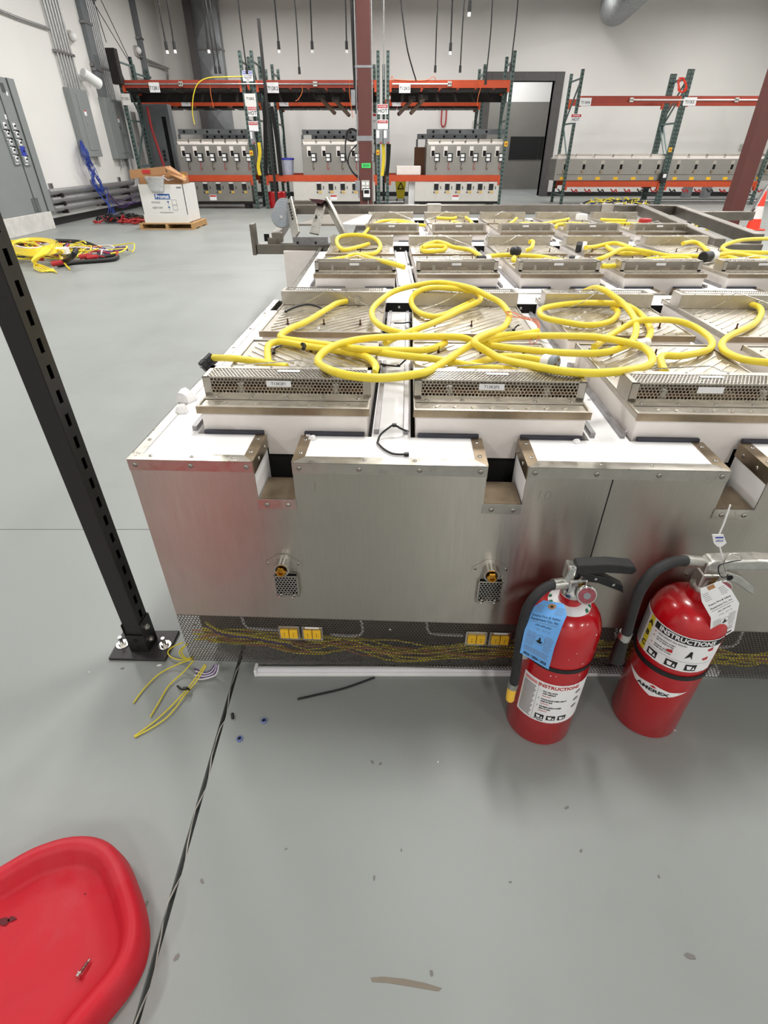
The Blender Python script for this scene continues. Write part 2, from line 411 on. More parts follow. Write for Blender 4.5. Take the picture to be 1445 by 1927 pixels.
ld = bpy.data.lights.new('back_room_fill_lamp', 'AREA'); ld.size = 1.2; ld.energy = 170; lo = bpy.data.objects.new('back_room_fill_lamp', ld); COL.objects.link(lo); lo.location = ((ox0+ox1)/2, 26.0, 5.2)  # unseen fill lamp, added to lighten the grey partition
# roof joists along the far wall
for i in range(9):
    x = -6.6 + i*2.35
    struct(MB().bar((x, Y_F, Z_C-.14), (x, Y_B-.01, Z_C-.14), .1, .26, (0, 0, 1)).build('trim_%d' % (i+1), mat('dark_joist', (88, 90, 92), .6)))
# ============================================================ furnace rows
LP, LX0, LW, LD = 0.545, 0.125, 0.434, 0.57
KT = 0.76
def rivet_mesh():
    b = MB(); b.lathe([(0.0065, 0), (0.0065, 0.0012), (0.0048, 0.0028), (0.0025, 0.0031), (0.0022, 0.0012)], 10)
    o = b.build('rivet', M['rivet'], None, True); me = o.data
    for v in me.vertices: v.co.z += 0
    bpy.data.objects.remove(o); return me
RIV = rivet_mesh()
ROT = {'-y': Matrix.Rotation(PI/2, 4, 'X'), 'z': Matrix.Identity(4), 'x': Matrix.Rotation(PI/2, 4, 'Y'), '-x': Matrix.Rotation(-PI/2, 4, 'Y')}
def rivet(parent, loc, d='-y', s=1.0):
    o = bpy.data.objects.new('rivet', RIV); COL.objects.link(o); part_of(o, parent)
    o.matrix_basis = Matrix.Translation(Vector(loc)) @ ROT[d] @ Matrix.Scale(s, 4)
    return o
def make_lid(flip):
    t = thing('furnace_lid', 'x', 'lid', (0, 0, 0), 0, 'heater lids on the furnaces')
    h = LW/2
    b = MB().box(-h+.006, h-.006, .006, LD-.006, -.028, .051); b.build('insulation_block', M['board2'], t, bevel=.004)
    b = MB()                                          # folded tray
    b.box(-h, h, 0, LD, .051, .066)
    b.box(-h, h, 0, .008, .066, .070).box(-h, h, LD-.008, LD, .066, .070).box(-h, -h+.006, .008, LD-.008, .066, .070).box(h-.006, h, .008, LD-.008, .066, .070)
    pl = b.build('plate', M['plate'], t, bevel=.002)
    b = MB().box(-h-.001, h+.001, -.002, 0, .050, .069); b.build('front_edge', M['tan'], t)
    b = MB().box(-h-.001, h+.001, LD, LD+.002, .050, .069); b.build('rear_edge', M['tan'], t)
    rb = MB(); step = .043; s = -1 if flip else 1
    k = -LW*1.4
    while k < LW*1.4:
        segs = []
        # line x = k + s*(y - yc) clipped to plate
        yc = (0.17 + LD-.03)/2
        y0, y1 = .175, LD-.03
        xa, xb = k + s*(y0-yc), k + s*(y1-yc)
        def clip(xlim, ya, yb):
            return ya, yb
        lo_, hi_ = y0, y1
        for lim in (-h+.03, h-.03):
            yy = yc + s*(lim-k)
            if (s > 0) == (lim < 0): lo_ = max(lo_, yy)
            else: hi_ = min(hi_, yy)
        if hi_-lo_ > .02:
            L_ = hi_-lo_; n = max(1, int(L_/.15))
            for j in range(n):
                a0 = lo_ + L_*j/n + (.007 if j else 0); a1 = lo_ + L_*(j+1)/n - (.007 if j < n-1 else 0)
                rb.bar((k+s*(a0-yc), a0, .067), (k+s*(a1-yc), a1, .067), .0055, .004, (0, 0, 1))
        k += step
    for j in range(8):
        x = -h+.06+j*.045
        rb.bar((x-.005, .022, .067), (x+.006, .034, .067), .006, .003, (0, 0, 1))
    rb.build('ribs', M['rib'], t)['kind'] = 'stuff'
    # perforated connection box
    y0, y1, z0, z1 = .075, .160, .067, .119
    b = MB()
    b.box(-h, -h+.0015, y0, y1, z0, z1).box(h-.0015, h, y0, y1, z0, z1)          # ends
    b.box(-h, h, y1-.0015, y1, z0, z1)                                           # inner face
    b.box(-h, h, .052, y0+.001, z0, z0+.0018)                                      # flange
    b.box(-h, h, y0, y0+.0015, z0, z0+.009).box(-h, -h+.02, y0, y0+.0015, z0, z1).box(h-.02, h, y0, y0+.0015, z0, z1).box(-h, h, y0, y0+.0015, z1-.004, z1)
    b.box(-h, h, y1-.022, y1, z1-.0015, z1).box(-h, -h+.012, y0, y1, z1-.0015, z1).box(h-.012, h, y0, y1, z1-.0015, z1)
    bx = b.build('connection_box', M['plate'], t)
    MB().quad((-h+.02, y0+.0007, z0+.009), (h-.02, y0+.0007, z0+.009), (h-.02, y0+.0007, z1-.004), (-h+.02, y0+.0007, z1-.004)).build('perforated_front', M['vent'], bx)
    MB().quad((-h+.012, y0+.0015, z1-.0007), (h-.012, y0+.0015, z1-.0007), (h-.012, y1-.022, z1-.0007), (-h+.012, y1-.022, z1-.0007)).build('perforated_top', M['vent_top'], bx)
    MB().box(-h+.003, h-.003, y0+.03, y1-.003, z0+.002, z0+.006).build('dark_liner', M['rust'], bx)  # added dark liner, stands in for shade inside the perforated box
    for sx in (-.125, .125):
        MB().cyl((sx, y0+.018, z0+.004), (sx, y0+.018, z0+.028), .011, .009, 8).build('ceramic_terminal', M['alu'], bx, True)
    MB().box(-.05, .06, y0+.02, y0+.04, z0+.004, z0+.016).build('bus_strip', M['tan'], bx)
    for j in range(5): rivet(bx, (-.185+j*.0925, .063, z0+.0018), 'z', .8)
    for j in range(4): rivet(bx, (-.16+j*.107, y1-.01, z1), 'z', .6)
    MB().box(-.03, .028, y0+.04, y0+.055, z1, z1+.0006).build('tape_label', M['paper'], bx)
    MB().cyl((-.1, y1-.001, .088), (-.1, y1+.014, .088), .013, .013, 10).cyl((-.1, y1+.004, .088), (-.1, y1+.009, .088), .017, .017, 6).build('cable_gland', M['zinc'], t, True)
    for x in (-.135, .0, .135):
        MB().cyl((x, LD-.11, .064), (x, LD-.11, .071), .006, .005, 6).cyl((x, LD-.11, .068), (x, LD-.11, .086), .0028, .0028, 6).build('stud', M['rust'], t, True)
    MB().tube(smooth_path([(-h+.004, .30, .071), (-.1, .23, .102), (-.005, .176, .128), (.02, .176, .128), (.09, .225, .098), (h-.004, .285, .071)], 4), .0017, 5).build('bail_wire', M['zinc'], t, True)
    return t
PROTO = make_lid(False); PROTO_F = make_lid(True)
used = {}
def put_lid(flip, mtx, label):
    p = PROTO_F if flip else PROTO
    o = copy_tree(p)
    o.matrix_basis = mtx; MW[o] = mtx.copy(); o['label'] = label
    return o
def make_kiln(name, label, org, yaw, n, seam=None, fancy=True):
    k = thing(name, label, 'furnace', org, yaw, 'low box furnaces in rows')
    L = LX0 + LP*(n-1) + LW + 0.11; Dk = 1.61
    C = [LX0 + LW/2 + LP*i for i in range(n)]; nw = .046; nz = .657
    # front steel sheets with notches
    cuts = [0] + ([seam] if seam else []) + [L]
    for a, b_ in zip(cuts[:-1], cuts[1:]):
        a2 = a + (.0015 if a > 0 else 0); b2 = b_ - (.0015 if b_ < L else 0)
        ends = [c for c in C if a2 < c < b2]
        poly = [(a2, .248), (b2, .248), (b2, KT)]
        for c in reversed(ends): poly += [(c+nw, KT), (c+nw, nz), (c-nw, nz), (c-nw, KT)]
        poly += [(a2, KT)]
        m = Matrix(((1, 0, 0, 0), (0, 0, 1, 0), (0, 1, 0, 0), (0, 0, 0, 1)))
        # split notched outline into convex strips
        mb = MB(); xs_ = [a2] + sum([[c-nw, c+nw] for c in ends], []) + [b2]
        for i in range(len(xs_)-1):
            top = nz if i % 2 else KT
            mb.box(xs_[i], xs_[i+1], 0, .003, .248, top)
        mb.build('front_sheet', M['steel'], k)
    if seam: MB().box(seam-.0015, seam+.0015, .001, .004, .248, KT-.002).build('sheet_seam', M['blackgap'], k)
    MB().box(0, .003, .003, Dk, .248, KT-.003).build('side_sheet', M['steel'], k)
    MB().box(L-.003, L, .003, Dk, .248, KT-.003).build('side_sheet', M['steel'], k)
    MB().box(0, L, Dk-.003, Dk, .05, KT-.003).build('rear_sheet', M['steel'], k)
    MB().box(.02, L-.02, .15, Dk-.01, .30, .69).box(.02, L-.02, .205, Dk-.01, .69, KT-.031).build('black_void_core', M['blackgap'], k)  # solid filler painted black, stands in for the shaded void
    MB().box(.01, L-.01, .10, Dk-.01, .05, .29).build('inner_panel', mat('dull_inner_panel', (92, 88, 84), .6, .4, .15, 6), k)
    # white boards
    edges = [0.003] + sum([[c-nw-.002, c+nw+.002] for c in C], []) + [L-.003]
    for i in range(0, len(edges), 2):
        MB().box(edges[i], edges[i+1], .004, .143, .60, KT-.001).build('top_board', M['board'], k)
    gp = .006
    MB().box(.003, LX0-gp, .143, Dk-.2, KT-.03, KT-.001).build('top_board', M['board'], k)
    for i in range(n):
        x1 = LX0 + LW + LP*i + gp; x2 = LX0 + LP*(i+1) - gp if i < n-1 else L-.003
        MB().box(x1, x2, .143, Dk-.2, KT-.03, KT-.001).build('top_board', M['board'], k)
        x1, x2 = LX0 + LP*i - gp, LX0 + LP*i + LW + gp
        MB().box(x1, x2, .155+LD+.01, .82-.01, KT-.03, KT-.001).build('top_board', M['board2'], k)
        c = C[i]
        MB().box(c-.05, c+.05, .1612, .20, .695, KT-.0).build('flue_block', M['board2'], k)
        for sx in (-1, 1):
            MB().bar((c+sx*.052, .148, KT+.003), (c+sx*.205, .148, KT+.003), .011, .011, (0, 0, 1)).build('door_seal', M['seal'], k, bevel=.002)
            MB().box(c+sx*(LW/2+.018)-.006, c+sx*(LW/2+.018)+.006, .16, .70, KT-.001, KT+.012).build('angle_strip', M['strip'], k)
            MB().box(c+sx*(LW/2+.018)-.006, c+sx*(LW/2+.018)+.006, .84, 1.38, KT-.001, KT+.012).build('angle_strip', M['strip'], k)
            # notch trims
            e = c + sx*nw
            tb = MB(); o_ = sx*.026
            tb.box(min(e, e+o_), max(e, e+o_), .004, .142, KT-.001, KT+.0012)
            tb.box(min(e, e-sx*.0015), max(e, e-sx*.0015), .003, .142, KT-.034, KT+.0012)
            tr = tb.build('notch_trim', M['tan'], k)
            for yy in (.045, .115): rivet(tr, (e+sx*.014, yy, KT+.0012), 'z', .85)
            for yy in (.05, .11): rivet(tr, (e-sx*.0015, yy, KT-.018), '-x' if sx > 0 else 'x', .8)
        # notch shelf and lip
        sh = MB().box(c-nw+.0015, c+nw-.0015, -.0015, .105, nz-.003, nz).build('notch_shelf', M['tan'], k)
        lp = MB().box(c-nw-.001, c+nw+.001, -.0025, 0, nz-.026, nz+.001).build('shelf_lip', M['trim'], sh)
        for sx in (-.026, .026): rivet(lp, (c+sx, -.0025, nz-.014), '-y')
    MB().box(LX0+.06, L-.003, Dk-.2, Dk-.004, KT-.03, KT+.038).build('rear_rail_board', M['board'], k)
    rr = MB().box(LX0+.06, L-.003, Dk-.203, Dk-.2, KT-.002, KT+.037).build('rear_rail_face', M['blackgap'], k)
    for i in range(n-1):
        rivet(rr, (LX0+LW+LP*i+.055, Dk-.203, KT+.02), '-y')
    # front edge trims
    for i in range(0, len(edges), 2):
        a, b_ = edges[i]-.003*(i == 0), edges[i+1]+.003*(i == len(edges)-2)
        a, b_ = a - (.0 if i == 0 else .002), b_ + .002
        mb = MB().box(a, b_, -.0016, 0, KT-.027, KT+.0012)
        mb.add([(a, -.0016, KT), (b_, -.0016, KT), (b_-.028*(i < len(edges)-2), .030, KT), (a+.028*(i > 0), .030, KT),
                (a, -.0016, KT+.0014), (b_, -.0016, KT+.0014), (b_-.028*(i < len(edges)-2), .030, KT+.0014), (a+.028*(i > 0), .030, KT+.0014)],
               [(3,2,1,0), (4,5,6,7), (0,1,5,4), (1,2,6,5), (2,3,7,6), (3,0,4,7)])
        tr = mb.build('corner_trim', M['trim'], k)
        w_ = b_-a; m_ = 4 if w_ > .35 else 3
        for j in range(m_):
            rivet(tr, (a+.016+(w_-.032)*j/(m_-1), -.0016, KT-.013), '-y')
            if 0 < j < m_-1 or m_ == 3: rivet(tr, (a+.05+(w_-.1)*j/(m_-1), .017, KT+.0014), 'z', .75)
    mb = MB().box(-.0015, .026, .031, Dk, KT-.001, KT+.0012).box(-.0015, 0, .0, Dk, KT-.03, KT+.0012)
    tr = mb.build('side_trim', M['trim'], k)
    for j in range(6): rivet(tr, (.013, .1+j*.25, KT+.0012), 'z', .8)
    # perforated skirt
    MB().quad((0, -.001, .05), (L, -.001, .05), (L, -.001, .249), (0, -.001, .249)).build('perforated_skirt', M['skirt'], k)
    mb = MB()
    for x in (.1, L/2, L-.1): mb.box(x-.04, x+.04, .15, .25, 0, .05).box(x-.04, x+.04, Dk-.2, Dk-.1, 0, .05)
    mb.build('feet', M['darksteel'], k)
    if not fancy: return k
    # burner fittings below each notch
    for i, c in enumerate(C):
        zc = .455
        mb = MB(); m = Matrix.Translation(Vector((c-.006, 0, zc))) @ Matrix.Rotation(PI/2, 4, 'X')
        mb.prism([(-.048, .004), (-.012, .032), (.012, .032), (.048, .004), (.048, -.010), (.03, -.036), (-.03, -.036), (-.048, -.010)], 0.0005, .002, m)
        fp = mb.build('fitting_plate', M['steel'], k)
        for (dx, dz) in ((-.040, .0), (.040, .0), (.026, -.024)): rivet(fp, (c-.006+dx, -.002, zc+dz), '-y', .7)
        MB().lathe([(.020, 0), (.020, .030), (.0165, .030), (.0165, .012)], 20, m).build('collar', M['alu'], k, True)
        MB().lathe([(.0135, .008), (.0135, .040), (.011, .043), (.006, .043), (.004, .038), (.0039, .030)], 6, m).build('brass_nut', M['brass'], k)
        MB().cyl((c-.006, -.0372, zc), (c-.006, -.0385, zc), .0028, .0028, 8).build('thermocouple_tip', M['brass'], k)
        x0, x1, z0, z1 = c-.034, c+.030, .352, .424
        cb = MB().box(x0, x1, -.0175, -.016, z0-.002, z0+.003).box(x0, x1, -.0175, -.016, z1-.004, z1).box(x0, x0+.003, -.0175, -.0, z0, z1).box(x1-.003, x1, -.0175, 0, z0, z1)
        cb.box(x0, x1, -.0175, 0, z0-.002, z0)
        co = cb.build('cover_frame', M['steel'], k)
        MB().quad((x0+.003, -.017, z0+.003), (x1-.003, -.017, z0+.003), (x1-.003, -.017, z1-.004), (x0+.003, -.017, z1-.004)).build('cover_mesh', M['cover'], co)
        MB().box(x0+.004, x1-.004, -.003, -.001, z0+.002, z1-.004).build('cover_recess', M['blackgap'], co)
        for dx in (-.019, .016):
            rivet(co, (c+dx, -.018, z0+.004), '-y', .85); rivet(co, (c+dx, -.001, z0-.012), '-y', .7)
            MB().cyl((c+dx-.004, -.018, z0+.004), (c+dx-.004, -.028, z0+.006), .003, .003, 8).build('cover_screw', M['chrome'], co, True)
        # twin connector plates on the skirt
        for j, dx in enumerate((.0, .068)):
            px0 = c - .017 + dx
            op = MB().box(px0-.031, px0+.031, -.005, -.001, .162, .219).build('connector_plate', M['steel'], k, bevel=.001)
            for e in (-.013, .013):
                jk = MB().box(px0+e-.012, px0+e+.012, -.013, -.005, .176, .209).build('yellow_socket', M['ytc'], op, bevel=.002)
                for zz in (.188, .197): MB().cyl((px0+e, -.013, zz), (px0+e, -.0136, zz), .0016, .0016, 6).build('pin_hole', M['ink'], jk)
            for ex in (-.026, .026):
                for ez in (.167, .214): rivet(op, (px0+ex, -.005, ez), '-y', .45)
            if j: MB().box(px0-.02, px0+.02, -.0056, -.005, .2125, .2185).build('plate_label', M['paper'], op)
        # flexible conduit behind the mesh
        MB().tube(smooth_path([(c-.16, .02, .245), (c-.155, .02, .19), (c-.13, .02, .178), (c-.05, .02, .176)], 5), .004, 6).build('inner_conduit', M['whitewire'], k, True)
        MB().tube(smooth_path([(c+.19, .02, .245), (c+.195, .02, .175), (c+.16, .02, .160), (c+.10, .02, .162)], 5), .004, 6).build('inner_conduit', M['whitewire'], k, True)
    rr = random.Random(3)
    for j in range(14):
        z = rr.uniform(.07, .12); pts = []
        x = rr.uniform(0, .1)
        while x < L-.05:
            pts.append((x, .012+rr.uniform(0, .05), z + .022*math.sin(x*5.2+1) + rr.uniform(-.008, .008))); x += .12
        MB().tube(smooth_path(pts, 3), .0028, 5).build('wire_run', M['ywire'] if j % 4 else M['copper'], k, True)
    for j in range(4):
        MB().tube(smooth_path([(.07, .02, .20-.006*j), (.11, .02, .165-.006*j), (.2, .022, .145-.005*j), (.32, .022, .12-.006*j)], 5), .003, 5).build('wire_run', M['ywire'] if j < 2 else M['purple'], k, True)
    for x in (.05, .62, 1.13): rivet(k, (x, -.002, .215 if x < 1 else .1), '-y', .8)
    return k
OR1 = Vector((-.602, 1.072, 0)); YAW1 = -math.radians(2.3)
K1 = make_kiln('box_furnace', 'nearest steel box furnace with notched front and perforated skirt', OR1, YAW1, 4, 1.13)
for s_, px, py, sz, an in (('10', 1022, 932, .040, -.12), ('1', 590, 925, .040, -.1)):
    pc = MW[K1].inverted() @ aty(px, py, 1.035); pc.y = -.0004
    text(s_, sz, mat('pencil_mark', (138, 134, 127), .6), K1, Matrix.Translation(pc) @ Matrix.Rotation(PI/2, 4, 'X') @ Matrix.Rotation(an, 4, 'Z'), extrude=.0001, bold=-.0012)
OR2 = Vector((-.495, 2.800, 0)); K2 = make_kiln('box_furnace', 'middle box furnace in the second row behind the nearest one', OR2, 0, 5, None, False)
OR3 = Vector((-.275, 4.565, 0)); K3 = make_kiln('box_furnace', 'farthest low box furnace in front of the long steel tube', OR3, 0, 5, None, False)
ORD = ['leftmost', 'second from left', 'third from left', 'fourth from left', 'fifth from left']
for K, nm, n in ((K1, 'nearest', 4), (K2, 'middle', 5), (K3, 'farthest', 5)):
    for r, y in ((0, .155), (1, .82)):
        for i in range(n):
            row = 'front' if r == 0 else 'rear'
            lab = 'steel furnace lid, %s in the %s row of the %s furnace' % (ORD[i], row, nm)
            if r == 0: m = MW[K] @ Matrix.Translation(Vector((LX0+LW/2+LP*i, y, KT)))
            else: m = MW[K] @ Matrix.Translation(Vector((LX0+LW/2+LP*i, y+LD, KT))) @ Matrix.Rotation(PI, 4, 'Z')
            flip = (K is K1 and r == 0 and i == 0)
            o = put_lid(flip, m, lab)
            if K is K1 and r == 0:
                lb = MB().box(-.052, .012, .0738, .0745, .094, .110).build('name_tag', M['paper'], o)
                if i < 2: text('T13K2F%d' % (i+1), .0105, M['ink'], lb, FACE((-.02, .0736, .102)), extrude=.0002)
            elif r == 0:
                MB().box(-.03, .02, .0738, .0745, .098, .110).build('name_tag', M['paper'], o)
for p_ in (PROTO, PROTO_F):
    for ch in list(p_.children):
        for g2 in list(ch.children): bpy.data.objects.remove(g2)
        bpy.data.objects.remove(ch)
    bpy.data.objects.remove(p_)
# loose crumbs of insulation on the nearest furnace
CR = random.Random(11)
def crumb(p, s):
    b = MB(); n = 7
    ring = [(math.cos(2*PI*i/n)*s*CR.uniform(.6, 1.2), math.sin(2*PI*i/n)*s*CR.uniform(.6, 1.2)) for i in range(n)]
    v = [Vector((x, y, 0)) for x, y in ring] + [Vector((x*.6, y*.6, s*CR.uniform(.4, .9))) for x, y in ring]
    b.add([Vector(p)+q for q in v], [tuple(range(n-1, -1, -1)), tuple(range(n, 2*n))] + [(i, (i+1) % n, n+(i+1) % n, n+i) for i in range(n)])
    return b
spots = [(352, 752, .034, KT, 'large torn tuft of white insulation at the left edge'), (345, 774, .022, KT, 'smaller white insulation tuft in front of the large one'),
         (448, 813, .010, KT, 'white crumb before the leftmost lid'), (462, 811, .007, KT, 'tiny white crumb beside the leftmost lid seal'),
         (588, 826, .012, KT, 'white lump beside the first notch'), (580, 820, .007, KT, 'small white lump behind the first notch lump'),
         (1108, 752, .006, KT, 'white crumb between second and third front lids'), (1180, 812, .008, KT, 'white crumb at the third front lid corner'),
         (1085, 832, .010, KT, 'flat white flake on the board right of the second notch')]
for px, py, s, z, lab in spots:
    tag(crumb(atz(px, py, z), s).build('insulation_crumb', M['crumb'], None, True), lab, 'crumb', 'insulation crumbs')
for i, (px, py) in enumerate([(524, 613), (540, 617), (600, 618), (1083, 600), (1090, 597), (1110, 620), (1125, 622), (1135, 619), (1100, 588), (800, 590), (890, 617)]):
    tag(crumb(atz(px, py, KT+.066), .006).build('insulation_crumb', M['crumb'], None, True), ['white flake on the leftmost rear lid, left of its partner', 'white flake on the leftmost rear lid, second from left', 'white flake near the middle of the leftmost rear lid', 'white flake inside the oval loop, left one', 'white flake inside the oval loop, right one', 'white flake on the third rear lid, left of three in line', 'white flake on the third rear lid, middle of three in line', 'white flake on the third rear lid, right of three in line', 'white flake at the top inside the oval loop', 'white flake inside the coil on the second rear lid', 'white flake right of the stud on the second rear lid'][i], 'crumb', 'flakes on the rear lids')
# ============================================================ yellow cables on the lids
def cable(pts, label, z=None, r=.0108, m='yellow', zs=None, name='yellow_cable', group='yellow power cables on the lids', cat='cable', n=5):
    n_ = len(pts); P = []
    for i, p in enumerate(pts):
        zz = p[2] if len(p) > 2 else z
        P.append(aty(p[0], p[1], p[3]) if len(p) > 3 else atz(p[0], p[1], zz))
    return tag(MB().tube(smooth_path(P, n), r, 12).build(name, M[m], None, True), label, cat, group)
z1 = .842
cable([(652,567,0,2.285),(634,571,.845),(615,582,.845),(577,605),(547,618),(529,630),(532,637),(565,642),(626,650,.85),(680,657,.86),(740,659),(795,659),(822,653),(838,645)],
      'yellow cable from the leftmost rear lid gland bending back under the coils', .842)
cable([(1097,549,.84),(1116,542,.88),(1133,544,.91),(1154,557,.90),(1176,575,.88),(1193,598,.865),(1197,623,.86),(1187,644,.86),(1170,654,.855),(1133,664,.85),(1062,664,.845),(1000,659,.842),(948,653,.842),(906,648,.842),(889,642,.845),(860,634,.86),(781,633,.868),(740,634,.868),(698,636,.87),(658,642,.872),(626,652,.874),(606,665,.872),(598,678,.865),(604,688,.875),(622,697,.895),(653,706,.893),(698,711,.892),(740,710,.89),(771,706,.89),(802,700,.885),(827,687,.872),(854,669,.868),(875,656,.866),(893,645,.866),(915,637,.862),(950,631,.86),(990,628,.862),(1013,624,.865)],
      'long yellow cable with the left-hand loop, ending in frayed coloured wires')
cable([(725,645,.845),(745,635,.848),(763,627,.85),(802,613,.852),(833,600,.852),(869,582,.856),(898,569,.865),(904,561,.872),(896,551,.885),(869,545,.892),(840,542,.893),(808,542,.892),(786,549,.885),(774,563,.862),(777,577,.842),(792,590,.842),(817,596,.842),(840,591,.842),(858,582,.845),(878,573,.848),(892,566,0,2.27)],
      'yellow cable coiled in the small inner loop on the second rear lid')
cable([(800,632,.842),(773,629,.842),(730,620,.85),(705,604,.858),(700,585,.865),(714,567,.875),(742,548,.885),(783,537,.895),(829,532,.905),(885,542,.905),(918,557,.895),(943,571,.88),(957,590,.865),(956,604,.862),(943,619,.868),(910,631,.885),(893,641,.888),(898,650,.885),(918,662,.87),(948,677,.866),(1000,688,.885),(1062,699,.892),(1125,702,.885),(1187,696,.878),(1220,687,.87),(1227,673,.865),(1214,656,.868),(1187,646,.875),(1145,638,.872),(1104,633,.868),(1000,632,.858),(950,636,.852),(915,644,.85)],
      'yellow cable forming the biggest loop over the second rear lid')
cable([(640,652),(700,661),(740,667),(773,671),(813,675,.848),(856,683,.85),(898,690,.85),(948,695,.845),(985,697)], 'yellow cable running to the second front lid connection box', .842)
cable([(703,702,.850),(707,690,.85),(698,677),(680,668),(650,662),(586,653),(550,646),(525,643),(509,647),(503,657),(505,684)], 'yellow cable bent around the top of the leftmost front lid', .842)
cable([(400,673,.80),(443,675,.84),(489,681),(540,691)], 'yellow cable with a black plug at the left furnace edge', .846)
cable([(880,688),(898,683),(927,675),(948,671),(989,673),(1025,680),(1036,684)], 'yellow cable arching to the grey plug beside the third front lid', .84)
cable([(1152,577,.85),(1162,585),(1160,595),(1145,606),(1108,612),(1062,606),(1025,598),(1015,588),(1023,580,.85),(1052,574,.852),(1093,570,.855),(1133,570,.86),(1166,572,.866),(1187,579,.862),(1208,594),(1220,611),(1224,627),(1215,643),(1207,650)], 'yellow cable in an oval loop on the third rear lid', .842)
cable([(1118,653),(1149,631,.846),(1172,617,.85),(1197,605,.87),(1225,602,.875),(1268,603,.86),(1302,613,.845),(1329,630,.835),(1340,645,.835),(1334,657),(1310,665),(1276,670),(1252,669),(1243,673),(1244,684),(1251,700)], 'yellow cable looping over the gap to the third front lid box', .844)
cable([(1388,569,0,2.24),(1412,572,.845),(1429,579),(1432,592),(1417,611),(1387,625),(1366,637),(1358,648),(1363,660),(1383,671),(1412,679),(1470,684)], 'yellow S-shaped cable from the fourth rear lid gland', .842)
# second and third furnaces
far = [
 ([(694,459),(673,465),(646,470),(634,457,.86),(640,445,.88),(673,442,.89),(704,448,.88),(716,463,.86),(704,477),(673,479),(655,483),(649,494)], 'yellow cable coil over the leftmost rear lid of the middle furnace'),
 ([(612,491),(649,485),(673,480,.86),(704,488,.87),(734,495,.88),(761,503,.87)], 'yellow cable crossing the leftmost front lid of the middle furnace'),
 ([(684,441),(700,424),(719,416),(752,415),(780,421)], 'yellow cable on the leftmost front lid of the farthest furnace'),
 ([(722,424),(745,418),(775,422),(800,424)], 'short yellow cable beside the leftmost far lid box'),
 ([(907,487),(901,480),(885,471),(853,465,.86),(839,459,.87),(822,455,.87),(801,461,.86),(793,468),(801,473),(833,471),(837,464,.86),(812,463,.865),(795,466,.86)], 'yellow cable coiled on the second rear lid of the middle furnace'),
 ([(914,483),(947,480),(988,481),(1019,483),(1040,487),(1067,491),(1108,492),(1126,488,.86),(1148,479,.87),(1166,470,.87),(1189,469,.87),(1220,474,.86),(1256,481),(1300,482),(1324,483)], 'long yellow cable crossing the middle furnace to a black connector'),
 ([(968,484,.86),(970,492),(1019,490),(1075,494),(1110,495)], 'yellow cable under a black knob on the third lid of the middle furnace'),
 ([(990,472),(1000,466,.86),(1003,455,.87),(996,455,.87)], 'yellow cable rising to the third rear lid gland of the middle furnace'),
 ([(1102,466,.87),(1121,464),(1148,458,.86),(1166,459,.86),(1184,466,.86),(1197,472)], 'yellow cable from the black and white plug on the fourth rear lid'),
 ([(1140,462),(1150,470),(1175,477),(1205,476),(1222,480)], 'yellow cable passing beneath the others on the fourth rear lid'),
 ([(1285,458,.87),(1302,455,.86),(1319,461),(1332,473)], 'short yellow cable from the fifth rear lid gland of the middle furnace'),
 ([(1342,482,.86),(1370,477,.86),(1403,480),(1460,491)], 'yellow cable leading right from the black connector'),
 ([(1460,449),(1403,451,.86),(1372,458,.86),(1359,466),(1370,473),(1403,475),(1460,476)], 'yellow cable hairpin at the right edge of the middle furnace'),
 ([(1132,501),(1162,500),(1184,495),(1211,490,.86),(1256,486,.87),(1292,486,.87),(1301,492)], 'yellow cable over the fourth front lid of the middle furnace'),
 ([(1345,487),(1370,484),(1400,492),(1430,494)], 'yellow cable end tucked beside the fifth front lid'),
 ([(847,425),(853,417),(868,423),(882,424),(887,417),(876,409)], 'wavy yellow cable on the second far furnace lid'),
 ([(822,410),(850,411),(858,409)], 'short yellow cable on the second rear lid of the farthest furnace'),
 ([(941,425),(959,421),(972,411)], 'yellow cable rising at the third lid of the farthest furnace'),
 ([(965,423),(990,420),(1013,422),(1040,418),(1070,412)], 'yellow cable between third and fourth lids of the farthest furnace'),
 ([(1047,428),(1051,422),(1094,421),(1117,424)], 'yellow cable lying on the fourth lid of the farthest furnace'),
 ([(1134,425),(1148,420),(1202,422),(1217,426)], 'yellow cable lying on the fifth lid of the farthest furnace'),
 ([(1130,413),(1150,414),(1178,415)], 'straight yellow cable behind the fifth lid of the farthest furnace')]
for p, lab in far: cable(p, lab, .843, r=.0125)
# plugs and connectors
def plug(p0, p1, r, label, mats=('black', 'white'), name='cable_plug'):
    p0, p1 = Vector(p0), Vector(p1); t = thing(name, label, 'plug', p0, 0, 'cable plugs on the lids'); d = (p1-p0)
    MB().cyl((0,0,0), d*.6, r, r*.95, 14).build('plug_body', M[mats[0]], t, True, bevel=r*.12)
    MB().cyl(d*.6, d, r*1.05, r*1.0, 14).build('plug_cap', M[mats[1]], t, True, bevel=r*.12)
    a, b = basis(d)
    mb = MB()
    for k in range(3):
        q = d + a*(r*.5*math.cos(k*2.09)) + b*(r*.5*math.sin(k*2.09)); mb.cyl(q, q + d.normalized()*.004, r*.14, r*.14, 6)
    mb.build('contact', M['brass'] if mats[1] != 'black' else M['zinc'], t)
    return t
plug(atz(402, 672, .80), atz(381, 692, .775), .020, 'black rubber plug hanging at the left furnace edge', ('black', 'black'))
plug(atz(727, 644, .835), atz(706, 650, .80), .017, 'black plug with white cap between the first two lids', ('white', 'black'))
plug(atz(1022, 680, .84), atz(1048, 684, .845), .022, 'grey-faced plug beside the third front lid', ('white', 'disc'))
plug(atz(1196, 648, .85), atz(1219, 645, .85), .016, 'white plug on the third lid between its two loops', ('white', 'white'))
